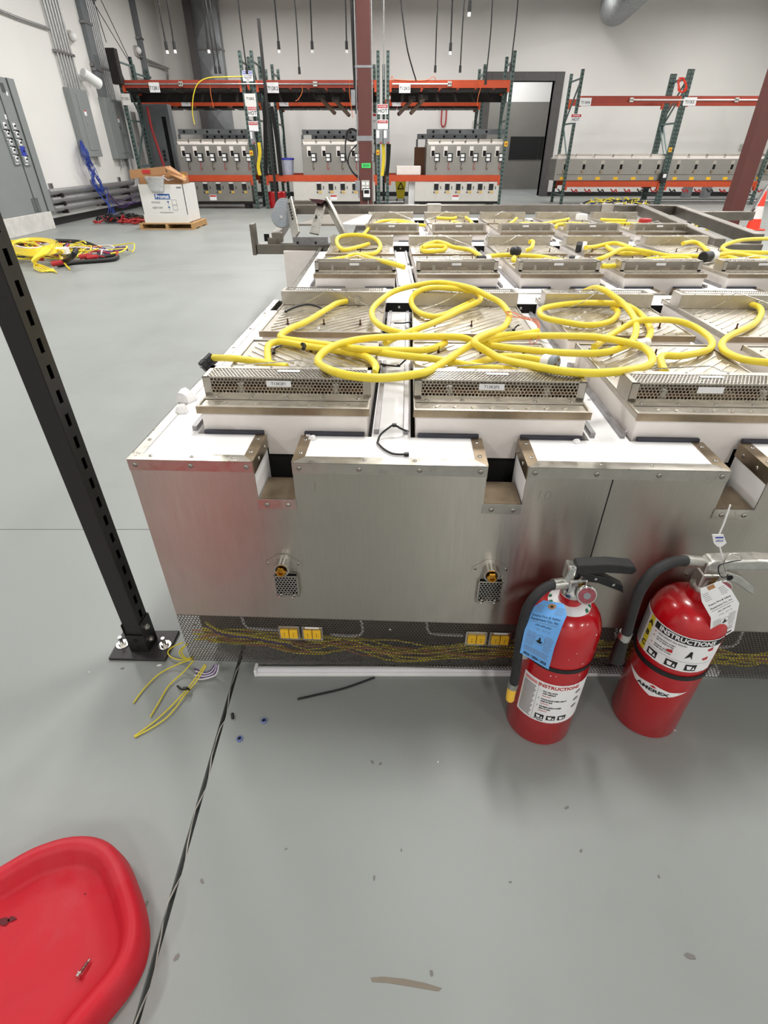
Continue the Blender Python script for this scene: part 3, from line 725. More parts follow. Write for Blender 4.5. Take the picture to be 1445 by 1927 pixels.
plug(atz(1084, 465, .85), atz(1103, 466, .85), .034, 'black and white plug on the fourth rear lid of the middle furnace', ('black', 'white'))
plug(atz(898, 490, .85), atz(922, 489, .85), .026, 'black and white plug between second and third lids', ('black', 'white'))
plug(atz(1322, 484, .86), atz(1345, 481, .86), .030, 'black and white connector beside the fifth lid of the middle furnace', ('black', 'white'))
plug(atz(1072, 487, .84), atz(1090, 489, .84), .02, 'small black and white plug under the crossing cables', ('black', 'white'))
tag(MB().lathe([(.012, 0), (.03, .006), (.036, .025), (.03, .042), (.01, .05)], 14, Matrix.Translation(atz(969, 481, .852))).build('grip_ball', M['black'], None, True), 'dark round knob clamped on the cable over the third lid', 'knob')
# frayed wires at the cut cable end
fr = thing('frayed_wires', 'bundle of fine orange and red wires at the cut cable end', 'wires', atz(1013, 624, .865))
for i in range(7):
    s = [atz(1013, 624+R.uniform(-3, 3), .866), atz(1010+R.uniform(-6, 4), 606+R.uniform(-6, 6), .87), atz(985+R.uniform(-6, 6), 598+R.uniform(-5, 5), .88), atz(962+R.uniform(-6, 6), 592+R.uniform(-6, 6), .885), atz(952+R.uniform(-3, 3), 589+R.uniform(-4, 4), .876)]
    MB().tube(smooth_path(s, 5), .0012, 4).build('strand', M['orangewire'] if i % 2 else M['copper'], fr, True, world=True)
s = [atz(1013,626,.862), atz(1012,640,.86), atz(1000,648,.85), atz(997,640,.85), atz(1006,634,.855)]
MB().tube(smooth_path(s, 5), .0012, 4).build('strand', M['redwire'], fr, True, world=True)
# zip ties
def zip_tie(pts, label, head=0, r=.0028):
    P = smooth_path([atz(*p) for p in pts], 5); t = thing('zip_tie', label, 'zip tie', P[0], 0, 'black zip ties')
    MB().tube(P, r, 6).build('strap', M['black'], t, True, world=True)
    h = P[head]; MB().cbox(h, .011, .009, .008).build('locking_head', M['black'], t, world=True, bevel=.001)
    return t
zip_tie([(710,833,KT+.004),(716,818,KT+.012),(733,804,KT+.025),(742,800,KT+.03),(755,807,KT+.02),(768,812,KT+.004)], 'open black zip tie standing on the board between first notches', 15)
zip_tie([(710,833,KT+.004),(722,845,KT+.004),(740,854,KT+.004),(765,855,KT+.004)], 'black zip tie tail lying on the near white board', -1)
zip_tie([(742,608,.775),(758,608,.78),(773,607,.79),(788,615,.80)], 'black zip tie above the gap of the first two rear lids', 10)
zip_tie([(708,625,.78),(728,625,.785),(742,632,.79)], 'short black zip tie beside the leftmost rear lid', 5)
zip_tie([(716,685,.775),(735,688,.775),(750,688,.775),(764,676,.79)], 'curved black zip tie in the channel between first front lids', 10)
zip_tie([(958,627,.835),(966,621,.84),(972,614,.85),(976,612,.86)], 'black zip tie standing on the second rear lid', 5)
zip_tie([(538,586,.835),(556,578,.845),(580,573,.85),(602,579,.845),(614,589,.835)], 'thick black cable tie arched on the leftmost rear lid', 0, .004)
zip_tie([(515,664,.84),(517,656,.85),(524,652,.855),(530,650,.855)], 'small hooked black tie on the leftmost front lid', 0)
zip_tie([(673,470,.85),(690,470,.85),(710,468,.85)], 'black tie under the coil on the middle furnace', 0, .004)
tag(MB().tube(smooth_path([atz(570,658,.845), atz(573,650,.86), atz(569,648,.875)], 5), .006, 8).build('black_clip', M['black'], None, True), 'small black clip beside a stud on the leftmost front lid', 'clip')
# ============================================================ fire extinguishers
def cyl_patch(r, z0, z1, a0, a1, nz=2, na=14):
    b = MB(); v = []
    for j in range(nz+1):
        for i in range(na+1):
            a = a0 + (a1-a0)*i/na; v.append((r*math.sin(a), -r*math.cos(a), z0+(z1-z0)*j/nz))
    return b.add(v, [(j*(na+1)+i, j*(na+1)+i+1, (j+1)*(na+1)+i+1, (j+1)*(na+1)+i) for j in range(nz) for i in range(na)])
def cyl_poly(r, pts):          # pts = (angle, z) fan
    n = len(pts); c = (sum(p[0] for p in pts)/n, sum(p[1] for p in pts)/n)
    P = []
    for i in range(n):
        a, b = pts[i], pts[(i+1) % n]
        for k in range(5): P.append((a[0]+(b[0]-a[0])*k/5, a[1]+(b[1]-a[1])*k/5))
    b = MB(); m = len(P); rings = []
    v = []
    for s in (1.0, .75, .5, .25):
        for p in P: v.append((c[0]+(p[0]-c[0])*s, c[1]+(p[1]-c[1])*s))
    v.append(c); V = [(r*math.sin(a), -r*math.cos(a), z) for a, z in v]
    f = []
    for q in range(3):
        for i in range(m): f.append((q*m+i, q*m+(i+1) % m, (q+1)*m+(i+1) % m, (q+1)*m+i))
    f += [(3*m+i, 3*m+(i+1) % m, 4*m) for i in range(m)]
    return b.add(V, f)
D2R = math.radians
def ext_text(t, s, size, m, r, phi, z, align='CENTER', sx=1.0, bold=0.0, ang=0.0):
    ca, sa = math.cos(ang), math.sin(ang)
    def wp(co):
        x, y = co.x*ca - co.y*sa, co.x*sa + co.y*ca
        a = phi + x/r; return Vector(((r+co.z)*math.sin(a), -(r+co.z)*math.cos(a), z + y))
    return text(s, size, M[m], t, Matrix.Identity(4), warp=wp, extrude=.0002, align=align, sx=sx, bold=bold)
def card_fn(rows):
    """rows = [(left, right) from bottom to top] -> (u,v) mapping in 0..1"""
    def f(u, v):
        n = len(rows)-1; k = min(int(v*n), n-1); t = v*n-k
        a = rows[k][0].lerp(rows[k+1][0], t); b = rows[k][1].lerp(rows[k+1][1], t)
        return a.lerp(b, u)
    return f
def make_card(parent, f, m, chamfer=.22, th=.0008, name='service_tag'):
    b = MB(); N = 10; ch = chamfer
    vs = []
    for j in range(N+1):
        v = j/N; c = max(0, (v-.82)/.18)*ch
        for i in range(N+1):
            u = c + (1-2*c)*i/N; vs.append(f(u, v))
    nrm = (f(1, .5)-f(0, .5)).cross(f(.5, 1)-f(.5, 0)).normalized()
    k = len(vs); vs = vs + [p - nrm*th for p in vs]; W = N+1
    fs = [(j*W+i, j*W+i+1, (j+1)*W+i+1, (j+1)*W+i) for j in range(N) for i in range(N)]
    fs += [tuple(k+q for q in reversed(ff)) for ff in fs]
    ed = [i for i in range(W)] + [j*W+N for j in range(1, W)] + [N*W+i for i in range(N-1, -1, -1)] + [j*W for j in range(N-1, 0, -1)]
    fs += [(ed[i], k+ed[i], k+ed[(i+1) % len(ed)], ed[(i+1) % len(ed)]) for i in range(len(ed))]
    return b.add(vs, fs).build(name, m, parent, True, world=True), nrm
def card_text(parent, f, nrm, s, size, m, u, v, Wd, Hd, align='CENTER', bold=0.0, sx=1.0):
    inv = MW[parent].inverted()
    def wp(co): return inv @ (f(u + co.x/Wd, v + co.y/Hd) + nrm*(.0006+co.z))
    return text(s, size, M[m], parent, Matrix.Identity(4), warp=wp, extrude=.0001, align=align, bold=bold, sx=sx)
def card_rect(parent, f, nrm, u0, u1, v0, v1, m, name='printed_block'):
    b = MB(); n = 6; vs = []
    for j in range(n+1):
        for i in range(n+1): vs.append(f(u0+(u1-u0)*i/n, v0+(v1-v0)*j/n) + nrm*.0005)
    return b.add(vs, [(j*(n+1)+i, j*(n+1)+i+1, (j+1)*(n+1)+i+1, (j+1)*(n+1)+i) for j in range(n) for i in range(n)]).build(name, M[m], parent, world=True)
def card_print(t, f, nrm, Wd, Hd, years):
    for (dv, s, sz) in ((.70, 'Keane Fire & Safety', .0088), (.635, 'Equipment Co., Inc.', .0088)):
        card_text(t, f, nrm, s, sz, 'ink', .5, dv, Wd, Hd, sx=.88)
    card_text(t, f, nrm, '(781) 899-6565', .0058, 'ink', .5, .54, Wd, Hd)
    card_text(t, f, nrm, '1 0 D   5 2 1 6', .0062, 'greyink', .5, .475, Wd, Hd)
    card_text(t, f, nrm, years, .0085, 'ink', .5, .045, Wd, Hd, bold=.0003, sx=.9)
    rr = random.Random(5)
    for (u0, u1, v0, v1, k) in ((.1, .36, .78, .93, 5), (.66, .92, .78, .93, 5), (.08, .38, .2, .42, 9), (.66, .94, .2, .42, 9), (.1, .9, .585, .6, 1), (.08, .92, .10, .18, 4)):
        for j in range(k):
            vv = v0 + (v1-v0)*j/max(k, 1); e = rr.uniform(0, .06)
            card_rect(t, f, nrm, u0, u1-e, vv, vv+.006, 'greyink', 'printed_line')
    # round emblem
    n = 20; b = MB(); vs = []
    for i in range(n):
        a = 2*PI*i/n
        for r_ in (.0125, .0117): vs.append(f(.52 + r_*math.cos(a)/Wd, .32 + r_*math.sin(a)/Hd) + nrm*.0005)
    b.add(vs, [(2*i, 2*((i+1) % n), 2*((i+1) % n)+1, 2*i+1) for i in range(n)]).build('emblem_ring', M['greyink'], t, world=True)
    b = MB(); pl = [(-.008, -.003), (-.004, -.0075), (.004, -.0075), (.008, -.003), (.003, -.002), (.002, .003), (0, .008), (-.002, .003), (-.003, -.002)]
    b.add([f(.52 + x/Wd, .32 + y/Hd) + nrm*.0006 for x, y in pl], [tuple(range(len(pl)))]).build('emblem', M['ink'], t, world=True)
def extinguisher(loc, label, kind):
    t = thing('fire_extinguisher', label, 'extinguisher', loc, 0, 'fire extinguishers')
    r = .0885
    prof = [(.070, .004), (.0835, .0), (r, .006), (r, .39)]
    for i in range(1, 9):
        a = PI/2*i/9; prof.append((.030+(r-.030)*math.cos(a), .39+.078*math.sin(a)))
    prof += [(.028, .470), (.027, .492)]
    MB().lathe(prof, 48).build('cylinder', M['red'], t, True)
    MB().lathe([(.0245, .490), (.0265, .494), (.0265, .506), (.023, .510), (.021, .53)], 24).build('neck_ring', M['chrome'] if kind == 1 else M['alu'], t, True)
    vm = 'chrome' if kind == 1 else 'alu'
    MB().box(-.022, .024, -.019, .019, .505, .548).build('valve_body', M[vm], t, bevel=.007, seg=3)
    hy = 0
    if kind == 1:
        MB().box(-.03, -.008, -.016, .016, .535, .585).build('handle_hook', M['chrome'], t, bevel=.007, seg=3)
        MB().add(*_lever([(-.015, .566), (-.01, .590), (.06, .594), (.115, .588), (.128, .574), (.120, .562), (.06, .567), (.015, .562)], .030)).build('carry_handle', M['rubber'], t, bevel=.004)
        MB().add(*_lever([(0, .562), (.02, .562), (.06, .552), (.11, .524), (.118, .498), (.108, .506), (.05, .532), (.005, .540)], .022)).build('squeeze_lever', M['black'], t, bevel=.003)
        for x, z in ((.006, .553), (.04, .548), (.085, .530)): MB().cyl((x, -.0112, z), (x, -.0135, z), .004, .0035, 8).build('rivet_pin', M['chrome'], t, True)
    else:
        MB().add(*_lever([(-.022, .548), (-.024, .575), (-.012, .586), (.09, .590), (.17, .584), (.176, .570), (.17, .562), (.09, .560), (.03, .560), (.02, .545)], .036)).build('carry_handle', M['alu'], t, bevel=.006, seg=3)
        MB().add(*_lever([(.0, .552), (.03, .556), (.07, .540), (.115, .505), (.128, .478), (.120, .480), (.07, .515), (.02, .535)], .028)).build('squeeze_lever', M['alu'], t, bevel=.003)
        MB().cyl((.046, -.0142, .535), (.046, -.0155, .535), .007, .007, 10).build('pull_hole', M['blackgap'], t)
    # gauge on the front
    ga = D2R(-4 if kind == 1 else 2); gd = Vector((math.sin(ga), -math.cos(ga), .30)).normalized(); gc = Vector((.017, -.018, .517))
    MB().cyl(gc, gc+gd*.018, .008, .008, 10).build('gauge_stem', M['brass'], t, True)
    g0 = gc+gd*.016
    gb = MB().cyl(g0, g0+gd*.010, .0225, .0235, 28).build('gauge', M['chrome'], t, True, bevel=.0015)
    MB().cyl(g0+gd*.010, g0+gd*.0112, .0195, .0195, 24).build('gauge_face', M['glass'], gb, True)
    a_, b_ = basis(gd)
    MB().cyl(g0+gd*.0112, g0+gd*.0118, .008, .008, 16).build('gauge_centre', M['disc'], gb, True)
    return t
def _lever(poly, w):
    n = len(poly); v = [(x, -w/2, z) for x, z in poly] + [(x, w/2, z) for x, z in poly]
    return v, [tuple(range(n)), tuple(range(2*n-1, n-1, -1))] + [(i, n+i, n+(i+1) % n, (i+1) % n) for i in range(n)]
E1 = Vector((.445, .905, 0)); E2 = Vector((.761, .925, 0)); r = .0885
# --- the near one
t = extinguisher(E1, 'red extinguisher with a blue service tag and yellow hose tip', 1)
hp = [aty(1056,1098,.895), aty(1032,1103,.885), aty(1010,1119,.872), aty(992,1145,.865), aty(982,1180,.862), aty(976,1220,.862), aty(971,1260,.862), aty(967,1284,.862)]
MB().tube(smooth_path(hp, 6), .0118, 12).build('hose', M['rubber'], t, True, world=True)
MB().tube([aty(1040,1100,.89), aty(1066,1097,.90)], .0134, 14).build('hose_fitting', M['alu'], t, True, world=True)
MB().tube([hp[-1], aty(964,1293,.862)], .0132, 14).build('hose_ferrule', M['alu'], t, True, world=True)
MB().tube([aty(964,1293,.862), aty(961,1306,.862), aty(959.5,1317,.862)], lambda q: .0122-.001*q, 14).build('nozzle', mat('yellow_nozzle', (246, 198, 66), .45), t, True, bevel=.004, world=True)
MB().lathe([(r+.0002, .309), (r+.0022, .309), (r+.0022, .322), (r+.0002, .322)], 40).build('strap', M['black'], t, True)
MB().box(-.115, -.086, -.045, -.02, .308, .324).build('hose_clip', M['alu'], t, bevel=.002)
MB().lathe([(.049, .4625), (.050, .4640), (.040, .4700), (.0295, .4735)], 40).build('shoulder_label', M['paper'], t, True)
for i in range(9):
    a0 = D2R(-120+i*26)
    b = MB(); v = []
    for a, rr_, zz in ((a0, .0490, .4648), (a0+.2, .0490, .4648), (a0+.24, .042, .4692), (a0+.04, .042, .4692)): v.append((rr_*math.sin(a)*1.006, -rr_*math.cos(a)*1.006, zz+.0008))
    if i in (0, 1, 6, 7, 8): b.add(v, [(0, 1, 2, 3)]).build('shoulder_print', M['green'], t)
R1 = r+.0006; R2 = r+.0011
lb = cyl_patch(R1, .106, .262, D2R(-66), D2R(64)).build('instruction_label', M['paper'], t, True)
ext_text(lb, 'INSTRUCTIONS', .0165, 'redink', R2, D2R(-4), .249, bold=.0004, sx=.92)
cyl_patch(R2, .110, .255, D2R(-36.5), D2R(-36), 1, 1).build('label_rule', M['greyink'], lb)
cyl_patch(R2, .243, .254, D2R(-63), D2R(-40), 1, 4).build('faded_heading', M['pinklabel'], lb)
for j in range(24): cyl_patch(R2, .114+j*.0052, .1168+j*.0052, D2R(-63), D2R(-39-(j*7 % 4)), 1, 4).build('printed_line', M['greyink'], lb)
for j, (s1, s2, z) in enumerate((('PULL PIN, HOLD', 'UNIT UPRIGHT', .229), ('STAND BACK 8 FEET, AIM AT', 'BASE OF FIRE', .199), ('SQUEEZE LEVER & SWEEP', 'SIDE TO SIDE', .170))):
    ext_text(lb, str(j+1), .006, 'ink', R2, D2R(-33), z, 'LEFT'); ext_text(lb, s1, .0062, 'ink', R2, D2R(-28), z, 'LEFT', bold=.0002, sx=.8); ext_text(lb, s2, .0062, 'ink', R2, D2R(-28), z-.0085, 'LEFT', bold=.0002, sx=.8)
    cyl_patch(R2, z-.0185, z-.0165, D2R(-28), D2R(-14), 1, 3).build('printed_line', M['redink'], lb)
    cyl_poly(R2, [(D2R(26), z-.004), (D2R(30), z-.010), (D2R(38), z-.004), (D2R(36), z+.004), (D2R(31), z+.001)]).build('pictogram', M['greyink'], lb)
def hazard_icons(lb, R2, zc, angs, h):
    for k, a in enumerate(angs):
        w_ = h*.62/R2
        b = cyl_patch(R2, zc-h/2, zc+h/2, D2R(a)-w_, D2R(a)+w_, 1, 4).build('class_icon', M['ink'], lb)
        cyl_poly(R2+.0004, [(D2R(a)-w_*.75, zc+h*.3), (D2R(a)-w_*.5, zc-h*.28), (D2R(a)+w_*.1, zc-h*.3), (D2R(a)+w_*.2, zc+h*.25)]).build('icon_print', M['paper'], b)
        cyl_poly(R2+.0004, [(D2R(a)+w_*.3, zc-h*.3), (D2R(a)+w_*.8, zc-h*.3), (D2R(a)+w_*.55, zc+h*.2)]).build('icon_print', M['paper'], b)
hazard_icons(lb, R2, .128, (-24, -5, 14), .0185)
cyl_poly(R2, [(D2R(-34), .1125), (D2R(-29), .1135), (D2R(-28), .117), (D2R(-31), .1165)]).build('maker_mark', M['ink'], lb)
ext_text(lb, 'Kidde', .007, 'ink', R2, D2R(-22), .1135, bold=.0002)
for (px, py, s) in ((1122, 1195, .005), (1085, 1230, .0028), (1070, 1242, .0022), (1096, 1249, .0035), (1036, 1272, .004), (1046, 1273, .0028), (1090, 1270, .004)):
    # paint chips
    d = ray(px, py); o_ = Vector((0, 0, CAM_H)) - E1
    A = d.x**2 + d.y**2; Bq = 2*(o_.x*d.x+o_.y*d.y); Cq = o_.x**2+o_.y**2-r*r; q = Bq*Bq-4*A*Cq
    if q < 0: continue
    tt = (-Bq-math.sqrt(q))/(2*A); p = o_ + d*tt; a = math.atan2(p.x, -p.y)
    cyl_poly(r+.0005, [(a-s/r*.6, p.z), (a, p.z+s*.5), (a+s/r*.6, p.z+s*.2), (a+s/r*.2, p.z-s*.5)]).build('paint_chip', M['paper'], t)
rows = [(aty(978,1228,.845), aty(1032,1260,.806)), (aty(986,1190,.848), aty(1044,1215,.806)), (aty(995,1158,.862), aty(1060,1172,.815)), (aty(1008,1127,.885), aty(1076,1139,.842))]
f = card_fn(rows); cd_, nr = make_card(t, f, M['bluetag'])
Wd, Hd = (f(1, .4)-f(0, .4)).length, (f(.5, 1)-f(.5, 0)).length
card_print(cd_, f, nr, Wd, Hd, '2023 / 2024 / 2025')
n = 14; b = MB(); vs = [f(.52+.0085*math.cos(2*PI*i/n)/Wd, .915+.0085*math.sin(2*PI*i/n)/Hd)+nr*.001 for i in range(n)]
ey = b.add(vs, [tuple(range(n))]).build('eyelet', M['kraft'], cd_, world=True)
b = MB(); vs = [f(.52+.0035*math.cos(2*PI*i/n)/Wd, .915+.0035*math.sin(2*PI*i/n)/Hd)+nr*.0016 for i in range(n)]
b.add(vs, [tuple(range(n))]).build('eyelet_hole', M['ink'], ey, world=True)
# --- the right one
t = extinguisher(E2, 'red extinguisher with a white service tag and silver handle at right', 2)
hp = [aty(1300,1056,.905), aty(1275,1056,.895), aty(1250,1064,.885), aty(1225,1081,.875), aty(1203,1113,.865), aty(1190,1150,.86), aty(1181,1182,.858), aty(1176,1198,.858)]
MB().tube(smooth_path(hp, 6), .0125, 12).build('hose', M['rubber'], t, True, world=True)
MB().tube([aty(1288,1055,.90), aty(1316,1057,.915)], .0140, 14).build('hose_fitting', M['alu'], t, True, world=True)
MB().tube([aty(1178,1190,.858), aty(1173,1202,.858)], .0146, 14).build('hose_ferrule', M['alu'], t, True, world=True)
MB().tube([aty(1173,1200,.858), aty(1166,1220,.856), aty(1160,1243,.856)], lambda q: .0138+.004*q, 14).build('nozzle', M['black'], t, True, world=True)
MB().lathe([(r+.0002, .258), (r+.003, .258), (r+.003, .272), (r+.0002, .272)], 40).build('strap', M['black'], t, True)
lb = cyl_patch(R1, .289, .405, D2R(-128), D2R(34)).build('instruction_label', M['paper'], t, True)
yl = cyl_patch(R2, .290, .404, D2R(-90), D2R(-80), 1, 3).build('class_strip', M['ylabel'], lb)
for s, z in (('A', .382), ('B', .347), ('C', .312)): ext_text(yl, s, .021, 'ink', R2+.0004, D2R(-85), z, bold=.0008)
cyl_patch(R2, .382, .402, D2R(-76), D2R(33), 1, 12).build('heading_bar', M['ink'], lb)
ext_text(lb, 'INSTRUCTIONS', .019, 'paper', R2+.0004, D2R(-25), .392, bold=.0006, sx=1.0)
for j in range(14): cyl_patch(R2, .294+j*.0075, .299+j*.0075, D2R(-124+(j*5 % 3)), D2R(-95), 1, 4).build('printed_line', M['greyink'], lb)
for j, (s1, z) in enumerate((('HOLD UPRIGHT, PULL RING PIN', .374), ('STAND BACK 10 FEET', .362), ('AIM AT BASE OF FIRE', .355), ('SQUEEZE LEVER', .340), ('SWEEP SIDE TO SIDE', .333))):
    ext_text(lb, s1, .0056, 'ink', R2, D2R(-66), z, 'LEFT', sx=.85)
for z in (.374, .360, .338): ext_text(lb, 'o', .009, 'redink', R2, D2R(-71.5), z)
for a, z in ((-42, .345), (14, .372), (12, .340)): cyl_poly(R2, [(D2R(a-5), z), (D2R(a-2), z-.007), (D2R(a+5), z-.005), (D2R(a+4), z+.006)]).build('red_pictogram', M['redink'], lb)
pg = [(-19, .335), (-16, .350), (-14, .362), (-11, .362), (-10, .350), (-8, .335), (-12, .345)]
cyl_poly(R2, [(D2R(a), z) for a, z in pg]).build('pictogram', M['ink'], lb)
cyl_patch(R2, .3225, .3233, D2R(-76), D2R(33), 1, 12).build('label_rule', M['greyink'], lb)
hazard_icons(lb, R2, .306, (-64, -33, -4), .022)
lg = cyl_poly(R1, [(D2R(-94), .209), (D2R(-66), .2045), (D2R(-41), .212), (D2R(-16), .2045), (D2R(12), .209), (D2R(-8), .189), (D2R(-41), .168), (D2R(-74), .189)]).build('maker_badge', M['paper'], t, True)
ext_text(lg, 'AMEREX', .0145, 'ink', R2+.0003, D2R(-41), .191, bold=.0005, sx=1.5)
cyl_poly(R2, [(D2R(-47), .203), (D2R(-41), .209), (D2R(-35), .203), (D2R(-41), .200)]).build('badge_emblem', M['redink'], lg)
rows = [(aty(1335,1213,.852), aty(1381,1187,.872)), (aty(1338,1163,.842), aty(1391,1135,.872)), (aty(1309,1112,.835), aty(1364,1090,.855))]
f = card_fn(rows); cd_, nr = make_card(t, f, M['paper'], .16)
Wd, Hd = (f(1, .4)-f(0, .4)).length, (f(.5, 1)-f(.5, 0)).length
card_print(cd_, f, nr, Wd, Hd, '2023 / 2024 / 2025')
ey = card_rect(cd_, f, nr, .36, .6, .93, 1.0, 'kraft', 'eyelet')
# white tamper seal sticking up and the black wire loop
sl = thing('tamper_seal', 'white zip seal with a dated flag standing on the right extinguisher', 'seal', aty(1360,1062,.90))
MB().tube(smooth_path([aty(1362,1062,.90), aty(1357,1040,.90), aty(1352,1012,.90), aty(1362,985,.905), aty(1374,950,.91)], 5), .0017, 6).build('strap', M['white'], sl, True, world=True)
c = aty(1353,1017,.898); vs = [aty(1340,1006,.898), aty(1361,1006,.898), aty(1367,1022,.898), aty(1358,1029,.898), aty(1350,1029,.898), aty(1343,1022,.898)]
pf = MB().add(vs + [v+Vector((0, .0015, 0)) for v in vs], [tuple(range(5, -1, -1)), tuple(range(6, 12))] + [(i, (i+1) % 6, 6+(i+1) % 6, 6+i) for i in range(6)]).build('flag', M['white'], sl, world=True)
for s, py, sz in (('2025', 1018, .0085),):
    MB().box(aty(1346, 1012, .8975).x, aty(1361, 1012, .8975).x, .8972, .8976, aty(1354, 1013, .8975).z, aty(1354, 1010.5, .8975).z).build('printed_line', M['noticeblue'], pf, world=True)
    p = aty(1354, py, .8972); text(s, sz, M['noticeblue'], pf, FACE(p), world=True, extrude=.0001)
wl = [aty(1352,1064,.898), aty(1353,1080,.893), aty(1362,1087,.893), aty(1370,1083,.893)]
MB().tube(smooth_path([aty(1352,1072,.893), aty(1354,1064,.893), aty(1370,1058,.893), aty(1394,1053,.896), aty(1391,1044,.897), aty(1380,1041,.897), aty(1368,1046,.896), aty(1362,1060,.895), aty(1366,1076,.894)], 6), .0016, 6).build('pull_ring', M['alu'], sl, True, world=True)
MB().tube(smooth_path([aty(1394,1054,.892), aty(1372,1058,.890), aty(1354,1064,.889), aty(1352,1076,.889), aty(1357,1085,.889), aty(1366,1086,.889), aty(1370,1081,.889)], 6), .0013, 6).build('wire_loop', M['black'], sl, True, world=True)
# ============================================================ black post on its foot plate
pb = thing('guard_post', 'black slotted square post bolted to a foot plate at left', 'post', (-.795, 1.170, 0))
MB().prism([(-.095, -.058), (.090, -.064), (.096, .062), (-.095, .060)], 0, .009).build('foot_plate', M['baseplate'], pb, bevel=.002)
ry = Matrix.Rotation(D2R(-4), 4, 'Z')
s_ = .030
mb = MB().obox(ry, .0035, .062, .120, (-s_, 0, .069)).obox(ry, .0035, .062, .120, (s_, 0, .069)).obox(ry, .062, .0035, .075, (0, -s_, .047)).obox(ry, .062, .0035, .120, (0, s_, .069))
sv = mb.build('sleeve', M['post'], pb, bevel=.0015)
for z in (.042, .075): MB().cyl(ry @ Vector((0, -s_-.0008, z-.012)), ry @ Vector((0, -s_-.0022, z-.012)), .009, .009, 12).build('sleeve_hole', M['blackgap'], sv)
for z in (.045, .100): 
    MB().cyl(ry @ Vector((s_+.001, -.004, z)), ry @ Vector((s_+.005, -.004, z)), .0105, .0105, 14).cyl(ry @ Vector((s_+.004, -.004, z)), ry @ Vector((s_+.011, -.004, z)), .0075, .007, 6).build('bolt', M['zinc'], sv, True)
PH = 2.4
mb = MB().obox(ry, .051, .002, PH, (0, -.0255, PH/2+.012)).obox(ry, .051, .002, PH, (0, .0255, PH/2+.012)).obox(ry, .002, .053, PH, (-.0265, 0, PH/2+.012))
# right face with real slots
y = .012; zz = .10; mb.obox(ry, .002, .019, PH, (.0265, -.0165, PH/2+.012)).obox(ry, .002, .019, PH, (.0265, .0165, PH/2+.012)).obox(ry, .002, .016, .10, (.0265, 0, .062))
z = .112
while z < PH-.06:
    mb.obox(ry, .002, .016, .028, (.0265, 0, z+.014)); z += .060
mb.build('square_tube', M['post'], pb)
for dx, dy in ((-.072, .0), (.070, -.004)):
    MB().cyl((dx, dy, .009), (dx, dy, .012), .020, .020, 20).cyl((dx, dy, .012), (dx, dy, .021), .0125, .012, 6).cyl((dx, dy, .02), (dx, dy, .044), .0062, .0062, 10).build('anchor_bolt', M['zinc'], pb, True)
# ============================================================ red moulded tray, bottom left
zt = .085
outer = [(-.02, .02)]
pxo = [(0,1625),(60,1591),(120,1571),(165,1568),(200,1579),(226,1606),(245,1650),(258,1690),(264,1725),(262,1762),(250,1803),(224,1848),(190,1890)]
O = [atz(x, y, zt) for x, y in pxo] + [Vector(q + (zt,)) for q in ((-.545, .215), (-.60, .09), (-.68, -.08), (-.80, -.27), (-.96, -.36), (-1.14, -.33), (-1.28, -.18), (-1.32, .03), (-1.27, .22), (-1.14, .35), (-.98, .43))]  # unseen part made up, extended to put red into the steel's reflection
O = [Vector(p) for p in smooth_path(O + [O[0]], 3)][:-1]
cen = sum(O, Vector()) / len(O)
def ring(off, z):
    out = []; n = len(O)
    for i in range(n):
        d = (O[(i+1) % n]-O[i-1]); nn = Vector((d.y, -d.x, 0)).normalized()
        if (O[i]-cen).dot(nn) < 0: nn = -nn
        p = O[i] + nn*off; p.z = z; out.append(p)
    return out
rings = [ring(-.010, .002), ring(.0, .006), ring(.004, .03), ring(.0, .070), ring(-.006, .083), ring(-.014, .087), ring(-.026, .085), ring(-.036, .076), ring(-.046, .050), ring(-.058, .041), ring(-.10, .038)]
tr = thing('plastic_tray', 'red moulded plastic tray with raised rim at the lower left', 'tray', (cen.x, cen.y, 0))
b = MB(); n = len(O); vs = sum(rings, []); fs = []
for j in range(len(rings)-1):
    for i in range(n): fs.append((j*n+i, j*n+(i+1) % n, (j+1)*n+(i+1) % n, (j+1)*n+i))
vs.append(Vector((cen.x, cen.y, .036))); k = len(vs)-1
fs += [((len(rings)-1)*n+i, (len(rings)-1)*n+(i+1) % n, k) for i in range(n)] + [tuple(range(n-1, -1, -1))]
b.add(vs, fs).build('tray_shell', M['redplastic'], tr, True, world=True)
for px, py, s in ((8, 1733, .016), (22, 1729, .009), (160, 1682, .002)):
    p = atz(px, py, .040); pts = [(p.x+s*math.cos(a)*R.uniform(.6, 1.2), p.y+s*.6*math.sin(a)*R.uniform(.6, 1.2)) for a in [i*2*PI/8 for i in range(8)]]
    MB().prism(pts, .0392, .0402).build('scuff_mark', mat('dark_scuff', (96, 30, 36), .8), tr, world=True)
sc = thing('hex_screw', 'shiny hex-head self-drilling screw lying in the red tray', 'screw', atz(150, 1832, .041))
p0, p1 = atz(149, 1833, .047), atz(169, 1805, .044); d = (p1-p0).normalized()
MB().cyl(p0-d*.005, p0, .0045, .0045, 6).cyl(p0, p0+d*.0012, .007, .007, 14).build('screw_head', M['chrome'], sc, True, world=True)
mb = MB().cyl(p0, p1, .0024, .0020, 8)
for i in range(9):
    q = p0.lerp(p1, .2+.075*i); mb.cyl(q-d*.0006, q+d*.0006, .0033, .0026, 8)
mb.build('screw_thread', M['rivet'], sc, True, world=True)
